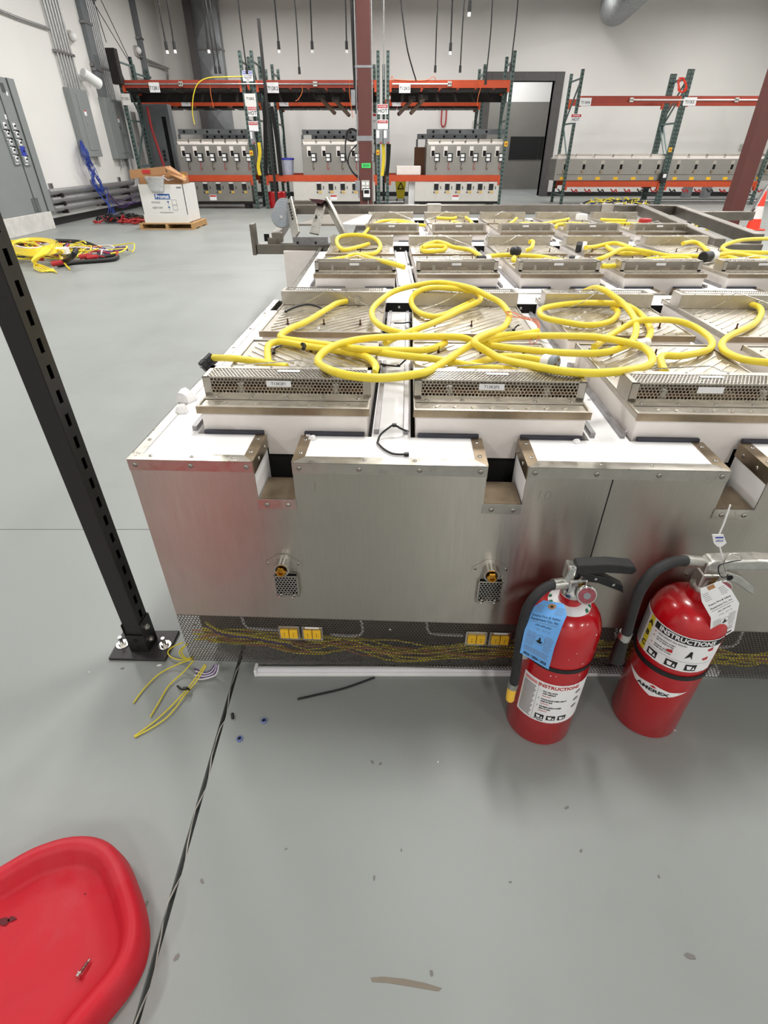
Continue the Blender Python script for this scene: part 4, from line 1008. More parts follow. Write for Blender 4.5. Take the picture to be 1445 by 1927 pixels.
# ============================================================ tube lamp and things on the floor
lt = thing('tube_light', 'long white tube light lying under the front edge of the furnace', 'lamp', (.32, 1.062, 0))
MB().box(-.722, .722, -.014, .016, 0, .012).build('housing', M['white'], lt, bevel=.002)
MB().tube([(-.715, .001, .014), (.715, .001, .014)], .0125, 12).build('diffuser', M['led'], lt, True)
MB().box(-.726, -.716, -.0155, .0175, -.0, .028).build('end_cap', M['white'], lt, bevel=.003)
MB().box(.716, .726, -.0155, .0175, -.0, .028).build('end_cap', M['white'], lt, bevel=.003)
def wire(pts, m, label, r=.0022, name='wire', cat='wire', group=None, n=6):
    return tag(MB().tube(smooth_path([atz(*p) for p in pts], n), r, 6).build(name, M[m], None, True), label, cat, group)
gy = 'loose yellow wires spilling from the skirt'
wire([(362,1236,.05),(345,1242,.012),(325,1238,.01),(316,1229,.012),(322,1219,.02),(344,1209,.05)], 'ywire', 'yellow wire looped wide beside the post foot plate', group=gy, name='yellow_wire')
wire([(362,1238,.05),(350,1241,.012),(338,1231,.02),(340,1222,.03),(352,1212,.06)], 'ywire', 'yellow wire in the inner loop beside the foot plate', group=gy, name='yellow_wire')
wire([(362,1234,.05),(352,1240,.02),(342,1228,.03),(346,1218,.05),(354,1211,.07)], 'ywire', 'yellow wire in the tightest loop against the skirt edge', group=gy, name='yellow_wire')
wire([(362,1240,.05),(330,1252,.012),(300,1268,.006),(272,1295,.005),(251,1323,.004)], 'ywire', 'yellow wire ending nearest the foot plate', group=gy, name='yellow_wire')
wire([(364,1243,.05),(345,1265,.012),(318,1290,.006),(300,1320,.005),(283,1349,.004)], 'ywire', 'yellow wire ending between the outer ones', group=gy, name='yellow_wire')
wire([(386,1250,.05),(365,1280,.012),(345,1305,.008),(300,1350,.005),(252,1386,.004)], 'ywire', 'longest yellow wire on the left of the tied pair', group=gy, name='yellow_wire')
wire([(388,1252,.05),(368,1284,.012),(348,1308,.008),(312,1352,.005),(254,1387,.004)], 'ywire', 'longest yellow wire on the right of the tied pair', group=gy, name='yellow_wire')
for i, m_ in enumerate(('purple', 'whitewire', 'purple', 'whitewire', 'purple', 'whitewire')):
    wire([(404+i*1.5,1251,.05),(396+i*2,1262+i*1.5,.012),(385,1266+i*2.3,.006),(366+(i % 3)*2,1259+i*3.8,.006)], m_, '%s wire under the skirt corner, %s of the six' % ('purple' if i % 2 == 0 else 'white', ['topmost', 'second', 'third', 'fourth', 'fifth', 'lowest'][i]), .0026, 'short_wire', group='purple and white wires under the skirt corner')
zip_tie([(334,1291,.006),(342,1297,.02),(351,1295,.022),(356,1298,.008)], 'short black zip tie around the yellow wires on the floor', 8, .0035)
wire([(560,1316,.003),(600,1307,.003),(650,1295,.003),(705,1275,.003)], 'black', 'thin black rod lying on the floor before the tube light', .0035, 'black_rod', 'rod')
b = MB().cyl(atz(437,1343,.006), atz(438,1352,.006), .005, .004, 8); tag(b.build('rubber_stub', M['black'], None, True), 'tiny black stub on the floor beside the joint', 'stub')
for (px, py, lab) in ((497, 1357, 'small blue-rimmed ring on the floor, the farther one'), (451, 1391, 'small blue-rimmed ring on the floor, nearer the joint')):
    t = thing('wire_nut', lab, 'ring', atz(px, py, 0), 0, 'blue rings on the floor')
    MB().lathe([(.0085, 0), (.009, .004), (.007, .006), (.005, .005), (.005, .001)], 12).build('ring', mat('blue_translucent', (100, 116, 176), .3), t, True)
    MB().lathe([(.0045, .001), (.0045, .0055), (.002, .006)], 8).build('core', M['blackgap'], t, True)
for i, (px, py, s) in enumerate([(700, 1434, .006), (716, 1437, .005), (824, 1434, .003), (1066, 1520, .006), (1093, 1601, .005), (704, 1652, .005), (380, 1658, .006), (276, 1702, .007), (333, 1801, .007), (1300, 1800, .011), (812, 1832, .006), (538, 1598, .003), (1288, 1307, .007), (1190, 1335, .004), (1262, 1368, .003), (1270, 1375, .003), (168, 1265, .003), (300, 1252, .008), (230, 1258, .005), (755, 1600, .003), (960, 1660, .003), (1240, 1650, .004)]):
    p = atz(px, py, 0); ang = R.uniform(0, 3); n = 7
    pts = []
    for q in range(n):
        a = 2*PI*q/n; x, y = s*math.cos(a)*R.uniform(.7, 1.3), s*.5*math.sin(a)*R.uniform(.7, 1.3)
        pts.append((p.x + x*math.cos(ang)-y*math.sin(ang), p.y + x*math.sin(ang)+y*math.cos(ang)))
    dark = i not in (2, 14, 15, 16, 17)
    o = MB().prism(pts, 0, .0015).build('floor_debris', mat('dark_grit', (122, 119, 115), .9) if dark else M['crumb'])
    tag(o, ('small dark speck of grit on the grey floor' if dark else 'small pale chip of debris on the grey floor'), 'debris', 'dark specks on the floor' if dark else 'pale chips on the floor')
p = [(697,1840),(720,1838),(760,1842),(800,1850),(832,1860),(825,1866),(780,1858),(730,1850),(700,1848)]
tag(MB().prism([tuple(atz(x, y, 0).xy) for x, y in reversed(p)], 0, .0006).build('floor_stain', M['stain']), 'long brown smear on the floor in the foreground', 'stain')
# ============================================================ steel frame around the far furnaces
def tubeb(parent, p0, p1, w=.08, h=.08, name='square_tube', m='tube', bev=.006):
    return MB().bar(p0, p1, w, h, (0, 0, 1)).build(name, M[m], parent, world=True, bevel=bev)
fr = thing('tube_stand', 'loose welded steel tube frame lying around the far furnaces', 'frame', (-.9, 4.45, 0))
yA, zA = 4.46, .745
a = aty(484, 465, yA)
tubeb(fr, Vector((a.x, yA, zA)), Vector((2.9, yA, zA)), .07, .07)
tubeb(fr, Vector((a.x+.12, yA+.04, zA+.075)), Vector((-.78, yA+.04, zA+.075)), .07, .07)
MB().box(aty(497,449,yA).x, aty(507,449,yA).x, yA+.003-.0, yA+.004, zA+.05, zA+.10).build('tube_opening', M['blackgap'], fr, world=True)
MB().box(a.x-.03, a.x+.0, yA-.05, yA+.06, zA-.04, zA+.17).build('end_plate', M['tube'], fr, world=True, bevel=.004)
gp_ = MB().box(aty(551,447,4.4).x, aty(617,447,4.4).x, 4.385, 4.395, aty(580,462,4.39).z, aty(580,446,4.39).z).build('gusset_plate', M['strip'], fr, world=True, bevel=.003)
for px in (560, 594): 
    c = aty(px, 457, 4.384); MB().cyl(c, c+Vector((0, -.003, 0)), .009, .009, 10).build('bolt_hole', M['blackgap'], gp_, world=True)
yF, zF = 6.36, .862
tubeb(fr, Vector((aty(553,396,yF).x, yF, zF)), Vector((aty(1215,400,yF).x, yF, zF)), .08, .085)
tubeb(fr, Vector((a.x+.12, yA, zA+.04)), Vector((aty(553,400,yF).x, yF, zF-.02)), .07, .07)
tubeb(fr, Vector((aty(553,389,6.7).x, 6.7, zF+.02)), Vector((aty(594,389,6.7).x, 6.7, zF+.02)), .08, .08)
for x in (-1.05, 2.8): tubeb(fr, (x, yA, 0), (x, yA, zA-.03), .06, .06, 'leg')
for x in (-.9, 2.8): tubeb(fr, (x, yF, 0), (x, yF, zF-.04), .06, .06, 'leg')
MB().box(aty(533,472,4.40).x, aty(594,472,4.40).x, 4.40, 4.42, .36, aty(560,472,4.40).z).build('end_board', M['board2'], fr, world=True, bevel=.004)
for (px0, px1) in ((803, 829), (1128, 1150)):
    x0, x1 = aty(px0, 395, yF).x, aty(px1, 395, yF).x
    MB().box(x0, x1, yF-.05, yF+.05, zF+.043, zF+.052).box(x0, x1, yF-.055, yF-.044, zF-.06, zF+.052).build('saddle_plate', M['plate'], fr, world=True, bevel=.003)
# slanted tubes at the right
sf = thing('slanted_tubes', 'pair of parallel steel tubes slanting across the right end of the far furnace', 'frame', (2.9, 5.5, 0))
A0, A1 = atz(1203, 394, .87), atz(1352, 462, .80); B0, B1 = atz(1272, 395, .86), atz(1425, 452, .80)
tubeb(sf, A0, A1, .08, .09); tubeb(sf, B0, B1, .08, .09)
tubeb(sf, A0+Vector((.05, -.02, 0)), B0+Vector((-.03, -.02, 0)), .07, .09)
C0 = atz(1312, 406, .82); C1 = atz(1416, 406, .82); tubeb(sf, C0, C1, .07, .08)
D0 = atz(1262, 397, .80)
br = MB().bar(C1+Vector((-.02, 0, .04)), C1+Vector((.10, .1, .26)), .12, .012, (1, 0, .4)).build('angle_bracket', M['strip'], sf, world=True)
for p in (A1, B1, C1): tubeb(sf, Vector((p.x-.1, p.y+.1, 0)), Vector((p.x-.1, p.y+.1, p.z-.04)), .05, .05, 'leg')
# folding trestle of flat bars
ts = thing('steel_trestle', 'leaning steel bars forming an A shape behind the left lids', 'trestle', (-.75, 4.6, .74))
def flat(px0, py0, y0, px1, py1, y1, w, th=.012):
    return MB().bar(aty(px0, py0, y0), aty(px1, py1, y1), w, th, (0, 1, .15)).build('flat_bar', M['trim'], ts, world=True, bevel=.002)
fb = flat(543, 378, 5.0, 558, 445, 4.42, .085)
mdir = (aty(558,445,4.42)-aty(543,378,5.0))
for i in range(6):
    p = aty(543, 378, 5.0).lerp(aty(558, 445, 4.42), .12+i*.085) + Vector((.0, -.012, 0)); MB().cbox(p, .012, .003, .03).build('stamped_mark', M['darksteel'], fb, world=True)
flat(606, 380, 5.0, 591, 440, 4.42, .07)
flat(612, 376, 5.0, 646, 441, 4.42, .05); 
MB().bar(aty(617, 376, 5.0), aty(651, 441, 4.42), .008, .05, (0, 1, .15)).build('bar_web', M['tube'], ts, world=True)
MB().cyl(aty(595, 413, 4.69), aty(595, 406, 4.67), .012, .008, 8).build('pivot_bolt', M['darksteel'], ts, True, world=True)
cl = MB().add(*( [aty(581,374,4.9), aty(600,375,4.9), aty(612,377,4.9), aty(604,384,4.9), aty(588,380,4.9), aty(581,374,5.0), aty(600,375,5.0), aty(612,377,5.0), aty(604,384,5.0), aty(588,380,5.0)], [(4,3,2,1,0),(5,6,7,8,9)] + [(i, (i+1) % 5, 5+(i+1) % 5, 5+i) for i in range(5)]))
cl.build('clamp', mat('maroon_clamp', (78, 42, 48), .5), ts, world=True)
for i, (px, py, y, rr_) in enumerate(((535, 393, 5.03, .078), (533, 398, 4.98, .078), (531, 403, 4.93, .078), (529, 409, 4.88, .08))):
    c = aty(px, py, y); t = thing('grinding_disc', 'grey round disc leaning on the trestle, %s of four' % ['rearmost', 'third from front', 'second from front', 'frontmost'][i], 'disc', c, 0, 'grey discs leaning on the trestle')
    d = Vector((.25, -1, .35)).normalized()
    MB().cyl((0, 0, 0), d*.018, rr_, rr_, 32).build('disc', M['disc'], t, True, bevel=.002)
    MB().cyl(d*.018, d*.021, .012, .012, 10).build('hub', M['zinc'], t, True)
# ============================================================ pallet racks
def px_x(px, py, y): return aty(px, py, y).x
def sign(p0, p1, y, label, lines, head=None, name='sign', tilt=0.0, group='signs on the racks', bg='paper'):
    """flat sign between two pixel corners at depth y; lines = (text, size fraction, material, vertical fraction)"""
    a, b = aty(p0[0], p0[1], y), aty(p1[0], p1[1], y)
    cx, w, h, z0 = (a.x+b.x)/2, abs(b.x-a.x), a.z-b.z, b.z
    t = thing(name, label, 'sign', (cx, y, z0), 0, group)
    pl = MB().box(-w/2, w/2, -.004, .004, 0, h).build('sign_plate', M[bg], t)
    if head:
        MB().box(-w*.46, w*.46, -.006, -.004, h*head[1], h*head[2]).build('sign_header', M[head[0]], t)
    for s, fs, m, fv in lines:
        me = text_mesh(s, 1.0, .0); xs = [v.co.x for v in me.vertices]; tw = (max(xs)-min(xs)) if xs else 1
        sz = fs*h; 
        sxx = min(1.0, w*.9/(tw*sz))
        text(s, sz, M[m], t, FACE((0, -.0075, h*fv)), extrude=.001, bold=.006*sz, sx=sxx)
    return t
def beam(parent, x0, x1, y, z, h=.14, d=.06, m='orange', name='beam'):
    b = MB().box(x0, x1, y-d/2, y+d/2, z-h/2, z+h/2).box(x0, x1, y-d/2, y-d/2+.03, z+h/2, z+h/2+.015)
    return b.build(name, M[m], parent, world=True, bevel=.004)
def make_rack(label, xl, xr, yf, yb, top, ztop, zlow, m_top='orange_d', deck=True, cat='rack', hang=True):
    t = thing('pallet_rack', label, cat, ((xl+xr)/2, yf, 0), 0, 'pallet racks along the far side')
    for x in (xl, xr):
        for y in (yf, yb):
            z1 = top
            p = MB().box(-.041, .041, -.035, .035, .008, z1).build('post', M['rackgreen'], t); p.location = (x-(xl+xr)/2, y-yf, 0)
            MB().box(x-.07, x+.07, y-.06, y+.06, 0, .008).build('foot', M['rackgreen'], t, world=True)
        zz = .25
        for k, z in enumerate((.25, 1.05, 2.1, top-.2)):
            MB().bar((x, yf+.03, z), (x, yb-.03, z), .03, .04, (0, 0, 1)).build('brace', M['rackbrace'], t, world=True)
        MB().bar((x, yf+.03, 1.1), (x, yb-.03, 2.05), .03, .04, (1, 0, 0)).build('brace', M['rackbrace'], t, world=True)
        MB().bar((x, yb-.03, 2.1), (x, yf+.03, top-.25), .03, .04, (1, 0, 0)).build('brace', M['rackbrace'], t, world=True)
    for y, s in ((yf, -1), (yb, 1)):
        for z, h, m in ((ztop, .15, m_top), (zlow, .14, 'orange')):
            bm = beam(t, xl+.041, xr-.041, y, z, h, .06, m)
            for x, q in ((xl, 1), (xr, -1)):
                MB().box(min(x+q*.042, x+q*.10), max(x+q*.042, x+q*.10), y-.045, y+.045, z-.16, z+.08).build('beam_clip', M['orange'], bm, world=True)
    if deck:
        for k in range(7):
            x = xl + .2 + (xr-xl-.4)*k/6
            MB().box(x-.20, x+.20, yf+.03, yb-.03, ztop-.12, ztop-.06).build('deck_plate', M['darksteel'], t, world=True)
    return t
YF, YB = 17.85, 18.9
zt_, zl_ = aty(722, 159, YF).z, aty(722, 336, YF).z
PX = [px_x(213, 95, YF), px_x(450, 95, YF), px_x(472, 95, YF), px_x(711, 95, YF), px_x(730, 95, YF), px_x(969, 95, YF)]
RK = []
for i, (a, b, nm) in enumerate(((0, 1, 'left'), (2, 3, 'middle'), (4, 5, 'right'))):
    RK.append(make_rack('green and orange pallet rack, %s bay of the front line behind the brown column' % nm, PX[a], PX[b], YF, YB, 3.54, zt_, zl_, 'orange_d' if i < 2 else 'orange'))
YF2, YB2 = 20.0, 21.05
zt2 = aty(722, 194, YF2).z
PX2 = [px_x(250, 125, YF2), px_x(488, 130, YF2), px_x(512, 130, YF2), px_x(704, 128, YF2), px_x(722, 128, YF2), px_x(912, 130, YF2)]
for i, (a, b, nm) in enumerate(((0, 1, 'left'), (2, 3, 'middle'), (4, 5, 'right'))):
    make_rack('second-line pallet rack seen through the front racks, %s bay' % nm, PX2[a], PX2[b], YF2, YB2, 3.50, zt2, .72, 'orange', deck=True)
YF3, YB3 = 19.4, 20.5
PX3 = [px_x(1097, 131, YF3), px_x(1298, 130, YF3), px_x(1500, 130, YF3), px_x(1702, 130, YF3)]
zt3, zl3 = aty(1200, 188, YF3).z, aty(1200, 347, YF3).z
for i in range(2):
    make_rack('separate pallet rack on the right, %s bay' % ('left' if i == 0 else 'second'), PX3[i]+(.0 if i == 0 else .10), PX3[i+1], YF3, YB3, aty(1298, 130, YF3).z, zt3, zl3, 'orange_d', deck=False)
# white conduit strips clipped to the upper beams, with outlet boxes
for (a, b, py, y, lab, boxes) in ((222, 703, 158, YF-.06, 'pale conduit strip along the left and middle front beams', (340, 593)), (738, 845, 158, YF-.06, 'pale conduit strip on the right front beam', (846,)), (1192, 1500, 188, YF3-.06, 'pale conduit strip on the right-hand rack beam', (1188, 1386))):
    z = aty(722, py, y).z; x0, x1 = px_x(a, py, y), px_x(b, py, y)
    t = thing('conduit_strip', lab, 'conduit', ((x0+x1)/2, y, z))
    MB().tube([(x0, y, z), (x1, y, z)], .018, 8).build('pipe', M['white'] if a != 222 else M['conduit'], t, True, world=True)
    for k in boxes:
        c = aty(k, py, y-.03); q = MB().cbox(c, .11, .06, .11).build('outlet_box', M['alu'], t, world=True, bevel=.008)
        for dx in (-.025, .025): MB().cyl(c+Vector((dx, -.03, 0)), c+Vector((dx, -.034, 0)), .018, .018, 8).build('outlet', M['ink'], q, world=True)
# long dark channel beams hung beneath
for (x0, x1, lab) in ((232, 712, 'long dark steel channel under the left and middle racks'), (735, 955, 'dark steel channel under the right front rack')):
    z = aty(722, 183, YB+.12).z
    b = MB(); a_, c_ = px_x(x0, 183, YB), px_x(x1, 183, YB)
    b.box(a_, c_, YB+.08, YB+.10, z-.11, z+.11).box(a_, c_, YB+.05, YB+.16, z+.10, z+.115).box(a_, c_, YB+.05, YB+.16, z-.115, z-.10)
    tag(b.build('steel_channel', M['darksteel']), lab, 'channel', 'dark channels under the racks')
for i, (px, py) in enumerate(((605, 196), (632, 200), (775, 198), (798, 196))):
    t = thing('hoist_arm', 'brown angled arm under the rack beams, %s from left' % ['first', 'second', 'third', 'fourth'][i], 'bracket', aty(px, py, YF+.4), 0, 'brown arms under the beams')
    s = -1 if i < 2 else 1
    MB().bar((0, -.5*0, .12), (.42*(-s)*.9, -.25, -.22), .09, .07, (0, 0, 1)).build('arm', mat('brown_arm', (86, 70, 58), .6), t)
    MB().box(-.1, .1, -.05, .1, .1, .2).build('mount', M['darksteel'], t)
# signs
D = ('redink', .62, .92)
sign((279, 155), (302, 174), YF-.075, 'white T12K1 sign on the left front rack beam', [('T12K1', .52, 'ink', .42)])
sign((502, 155), (525, 175), YF-.075, 'white T12K2 sign on the middle front rack beam', [('T12K2', .52, 'ink', .42)])
sign((751, 158), (772, 175), YF-.075, 'white T12K3 sign on the right front rack beam', [('T12K3', .52, 'ink', .5)])
sign((227, 176), (248, 198), YF-.06, 'grey paper T12K1 notice at the left rack post', [('T12K1', .34, 'greyink', .55)], bg='carton')
sign((340, 188), (359, 200), YF2-.06, 'T11K1 sign on the second-line beam', [('T11K1', .6, 'ink', .5)])
sign((738, 188), (754, 200), YF2-.06, 'T11K3 sign on the second-line beam right of the column', [('T11K3', .6, 'ink', .5)])
sign((525, 189), (543, 200), YF2-.06, 'partly hidden T11 sign on the second-line middle beam', [('T11K2', .6, 'ink', .5)])
sign((1092, 184), (1111, 199), YF3-.06, 'white T11K4 sign on the right-hand rack beam', [('T11K4', .5, 'ink', .4)])
sign((1288, 183), (1308, 199), YF3-.06, 'white T11K5 sign on the right-hand rack beam', [('T11K5', .5, 'ink', .4)])
sign((455, 133), (477, 153), YF-.06, 'blue-headed NOTICE sign on the double post', [('NOTICE', .3, 'paper', .80), ('AUTHORIZED', .17, 'ink', .52), ('PERSONNEL', .17, 'ink', .33), ('ONLY', .17, 'ink', .13)], ('noticeblue', .66, .96))
sign((459, 176), (483, 200), YF-.06, 'plain paper T12K2 sheet on the double post', [('T12K2', .28, 'ink', .6)], bg='carton')
sign((465, 200), (484, 219), YF-.06, 'red and black HOT sign on the left double post', [('DANGER', .24, 'paper', .77), ('HOT', .55, 'ink', .32)], ('redink', .62, .94))
sign((467, 228), (487, 247), YF-.06, 'lower danger sign on the left double post', [('DANGER', .24, 'paper', .78)], D)
sign((710, 196), (730, 215), YF-.06, 'DANGER HOT sign on the posts right of the brown column', [('DANGER', .24, 'paper', .77), ('HOT', .55, 'ink', .32)], ('redink', .62, .94))
sign((710, 225), (730, 243), YF-.06, 'lower danger sign right of the brown column', [('DANGER', .24, 'paper', .78)], D)
sign((700, 213), (708, 243), YF2-.06, 'narrow danger sign on the second-line post', [('HOT', .18, 'greyink', .5)], ('redink', .82, .96))
sign((1075, 214), (1092, 231), YF3-.06, 'DANGER HOT sign on the right-hand rack post', [('DANGER', .24, 'paper', .78), ('HOT', .5, 'ink', .34)], ('redink', .62, .94))
# grey starter boxes, small yellow switches and cables on the posts
for i, (x0, x1, y0, y1) in enumerate(((707, 719, 243, 271), (721, 733, 243, 271), (470, 481, 246, 271))):
    a, b = aty(x0, y0, YF-.09), aty(x1, y1, YF-.09)
    t = thing('disconnect_box', ['left grey switch box on the posts right of the brown column', 'right grey switch box on the posts right of the brown column', 'grey switch box on the left double post'][i], 'switch box', ((a.x+b.x)/2, YF-.10, b.z), 0, 'grey switch boxes')
    w, h = b.x-a.x, a.z-b.z
    MB().box(-w/2, w/2, -.05, .05, 0, h).build('case', M['greycase'], t, bevel=.006)
    MB().box(-w*.42, w*.05, -.053, -.05, h*.4, h*.92).build('sticker', M['paper'], t)
    MB().box(w*.1, w*.48, -.07, -.05, h*.06, h*.13).build('lever', M['redwire'], t)
for i, (px, py, y) in enumerate(((711, 287, YF-.07), (473, 288, YF-.07), (952, 271, YF-.07), (1261, 282, YF3-.07))):
    c = aty(px, py, y); t = thing('rotary_switch', 'small yellow switch plate on a rack post, %s from left' % ['second', 'first', 'third', 'fourth'][i], 'switch', c, 0, 'yellow post switches')
    MB().box(-.045, .045, -.02, .02, -.06, .06).build('plate', M['ytc'], t, bevel=.004); MB().cyl((0, -.02, 0), (0, -.04, 0), .022, .02, 10).build('knob', M['redwire'], t, True)
for i, (pts, m_, lab) in enumerate((
    ([(721, 271), (722, 300), (719, 331)], 'yellow', 'bundle of yellow cable hanging between the posts'),
    ([(731, 271), (730, 295), (727, 330)], 'cable', 'black cable bundle below the right grey switch box'),
    ([(487, 268), (489, 290), (486, 312), (489, 330)], 'yellow', 'yellow cable hanging at the left double post'),
    ([(497, 190), (498, 230), (499, 280), (500, 330)], 'cable', 'black cable bundle behind the left double post'),
    ([(510, 200), (520, 260), (528, 330)], 'cable', 'slanting black cable in the middle rack'))):
    P = smooth_path([aty(x, y, YF-.03-.01*i) for x, y in pts], 5)
    b = MB()
    for k in range(4 if m_ == 'yellow' else 5): b.tube([p + Vector((.022*(k-1.5), .01*(k % 2), .0)) for p in P], .014, 6)
    tag(b.build('cable_bundle', M[m_], None, True), lab, 'cable bundle', 'cable bundles on the rack posts')
# yellow hose draped over the left beam
tag(MB().tube(smooth_path([aty(457, 144, YF-.1), aty(420, 145, YF-.1), aty(390, 147, YF-.1), aty(372, 158, YF-.1), aty(364, 180, YF-.1), aty(362, 210, YF-.1), aty(366, 234, YF-.1)], 6), .013, 8).build('yellow_hose', M['yellow'], None, True), 'yellow hose draped over the left rack beam', 'hose')
for i, (pts) in enumerate((([(395, 155), (397, 180), (402, 202)]), ([(567, 160), (569, 172), (562, 186), (556, 190)]), ([(657, 150), (658, 180), (664, 222)]), ([(901, 150), (904, 165), (899, 185), (898, 200)]), ([(735, 150), (738, 143), (745, 150), (800, 151), (815, 144), (820, 150)]))):
    tag(MB().tube(smooth_path([aty(x, y, YF-.042) for x, y in pts], 5), .008, 5).build('orange_string', M['orangewire'], None, True), ['thin orange cord on the left rack beam', 'curled orange cord on the middle rack beam', 'long orange cord hanging beside the brown column', 'orange cord looped round the right rack beam', 'orange cord lying along the top of the right beam'][i], 'cord', 'orange cords on the beams')
o = MB()
for k in range(5): o.tube(smooth_path([aty(1283+R.uniform(-3, 3)+7*math.sin(a), 160+14*math.cos(a), YF3-.045) for a in [j*.7 for j in range(10)]], 3), .012, 5)
tag(o.build('orange_coil', M['cone'], None, True), 'coil of orange cord hung on the right-hand rack post', 'cord')
# ============================================================ furnaces standing in the racks
def rack_furnace(label, x0, x1, y0, y1, Y, n, rich=True, wires=True):
    a, b = aty(x0, y0, Y), aty(x1, y1, Y); w, h = b.x-a.x, a.z-b.z
    t = thing('rack_furnace', label, 'furnace', ((a.x+b.x)/2, Y, b.z), 0, 'furnaces standing in the racks')
    MB().box(-w/2, w/2, 0, .9, 0, h).build('shell', M['racksteel'], t, bevel=.006)
    MB().box(-w/2+.05, w/2-.05, .02, .88, h, h+.03).build('top_board', M['board2'], t)
    for i in range(n):
        c = -w/2 + w*(i+.5)/n; lw = w/n*.86
        l = MB().box(c-lw/2, c+lw/2, .05, .5, h+.03, h+.08).build('lid_block', M['board2'], t, bevel=.006)
        MB().box(c-lw/2-.01, c+lw/2+.01, .04, .51, h+.08, h+.095).build('lid_plate', M['plate'], l, bevel=.004)
        MB().box(c-lw/2, c+lw/2, .10, .22, h+.095, h+.125).build('lid_box', M['plate'], l)
        nt_ = MB().box(c-.06, c+.05, -.008, 0, h-.28, h-.04).build('flue_frame', M['board2'] if rich else M['trim'], t)
        MB().box(c-.04, c+.045, -.010, -.008, h-.27, h-.14).build('flue_hole', M['blackgap'], nt_)
        if rich:
            rc = MB().box(c+.05, c+.20, -.05, 0, h*.45, h*.45+.20).build('receptacle', M['black'], t)
            for k in (0, 1): MB().box(c+.065, c+.165, -.056, -.05, h*.45+.02+k*.09, h*.45+.085+k*.09).build('socket_face', M['paper'], rc)
            MB().tube(smooth_path([(c+.11, -.03, h*.45), (c+.08, -.05, h*.28), (c+.10, -.05, h*.18), (c+.13, -.05, h*.26)], 4), .007, 5).build('lead_wire', M['redwire'] if i % 2 else M['rust'], t, True)
        else:
            MB().cyl((c-.02, -.03, h*.42), (c-.02, 0, h*.42), .035, .045, 10).build('collar', M['tan'], t, True)
    return t
KX = [(331, 476), (567, 706), (803, 943)]
for i, (a, b) in enumerate(KX):
    nm = ['left', 'middle', 'right'][i]
    rack_furnace('grey steel furnace on the lower beam of the %s front rack' % nm, a, b, 272, 330, YF+.03, 6 if i != 1 else 5)
    # grey punched channel behind it
    for k, (c0, c1, d0, d1) in enumerate((((335, 467, 243, 253), (383, 467, 253, 262)), ((568, 690, 244, 254), (586, 690, 254, 262)), ((803, 952, 243, 253), (785, 905, 252, 262)))[i]):
        y = YB+.18+k*.9; p, q = aty(c0, d0, y), aty(c1, d1, y)
        t = thing('punched_channel', 'grey channel with round holes above the %s furnace, %s one' % (nm, 'front' if k == 0 else 'rear'), 'channel', ((p.x+q.x)/2, y, q.z), 0, 'grey punched channels')
        w, h = q.x-p.x, p.z-q.z
        MB().box(-w/2, w/2, -.03, .03, 0, h).build('web', M['greysteel'], t, bevel=.004)
        for sx in (-1, 1): MB().box(sx*w/2-.03, sx*w/2+.03, -.03, .03, -q.z+.008*0, 0).build('leg', M['greysteel'], t)
        for j in range(6): MB().cyl((-w/2+w*(j+.5)/6, -.031, h*.5), (-w/2+w*(j+.5)/6, -.034, h*.5), .035, .035, 10).build('punched_hole', M['blackgap'], t)
    # control panel beneath
    a2, b2 = ((338, 476), (551, 706), (781, 939))[i]
    p, q = aty(a2, 342, YF-.02), aty(b2, 379, YF-.02); w, h = q.x-p.x, p.z-q.z
    t = thing('control_panel', 'steel control panel with square controllers under the %s front rack beam' % nm, 'control panel', ((p.x+q.x)/2, YF-.02, q.z), 0, 'control panels under the rack beams')
    MB().box(-w/2, w/2, 0, .35, 0, h).build('face_plate', M['racksteel'] if i == 0 else mat('pale_panel_steel', (214, 210, 204), .4, .3, .04, 10), t, bevel=.004)
    MB().box(-w/2+.02, w/2+.03, .05, .6, -q.z+.12, 0).build('base_box', M['darksteel'], t)
    for x in (-w*.4, w*.4): MB().box(x-.08, x+.08, .1, .5, -q.z, -q.z+.12).build('foot', M['darksteel'], t)
    n = 5 if i < 2 else 6
    for j in range(n):
        x = -w/2 + (.35 if i == 0 else .75 if i == 1 else .62) + (w-(.55 if i == 0 else 1.0 if i == 1 else .9))*j/(n-1)
        c = MB().box(x-.065, x+.065, -.02, 0, h*.58, h*.58+.16).build('controller', M['black'], t, bevel=.004)
        MB().box(x-.045, x+.045, -.022, -.02, h*.58+.06, h*.58+.14).build('display', M['dark'], c)
        MB().cyl((x-.055, 0, h*.47), (x-.055, -.03, h*.47), .02, .018, 8).build('black_jack', M['black'], t, True)
        for e in (.005, .05): MB().box(x+e-.016, x+e+.016, -.02, 0, h*.44, h*.52).build('yellow_jack', M['ytc'], t)
        MB().box(x+.12, x+.14, -.01, 0, h*.62, h*.78).build('switch', M['ink'], t)
        MB().box(x-.06, x+.06, -.004, 0, h*.90, h*.97).build('label_strip', M['paper'], t)
    px_ = (401, 628, 857)[i]; s = aty(px_, 372, YF-.03).x-(p.x+q.x)/2
    sg = MB().box(s-.10, s+.10, -.004, 0, h*.06, h*.34).build('warning_label', M['paper'], t)
    MB().box(s-.09, s+.09, -.006, -.004, h*.24, h*.32).build('warning_header', M['redink'], sg)
    for j in range(n):
        x = -w/2+.3+(w-.6)*j/(n-1); 
# pipes and boxes low in the racks
for i, (a, b, py, r_) in enumerate(((360, 700, 388, .05), (700, 760, 386, .04), (360, 560, 381, .03))):
    y = YB+.6+.1*i; p, q = aty(a, py, y), aty(b, py, y)
    tag(MB().tube([(p.x, y, r_), (q.x, y, r_)], r_, 10).build('floor_conduit', M['conduit'], None, True), 'galvanised pipe on the floor under the racks, %s' % ['thick one', 'right one', 'thin rear one'][i], 'pipe', 'floor pipes under the racks')
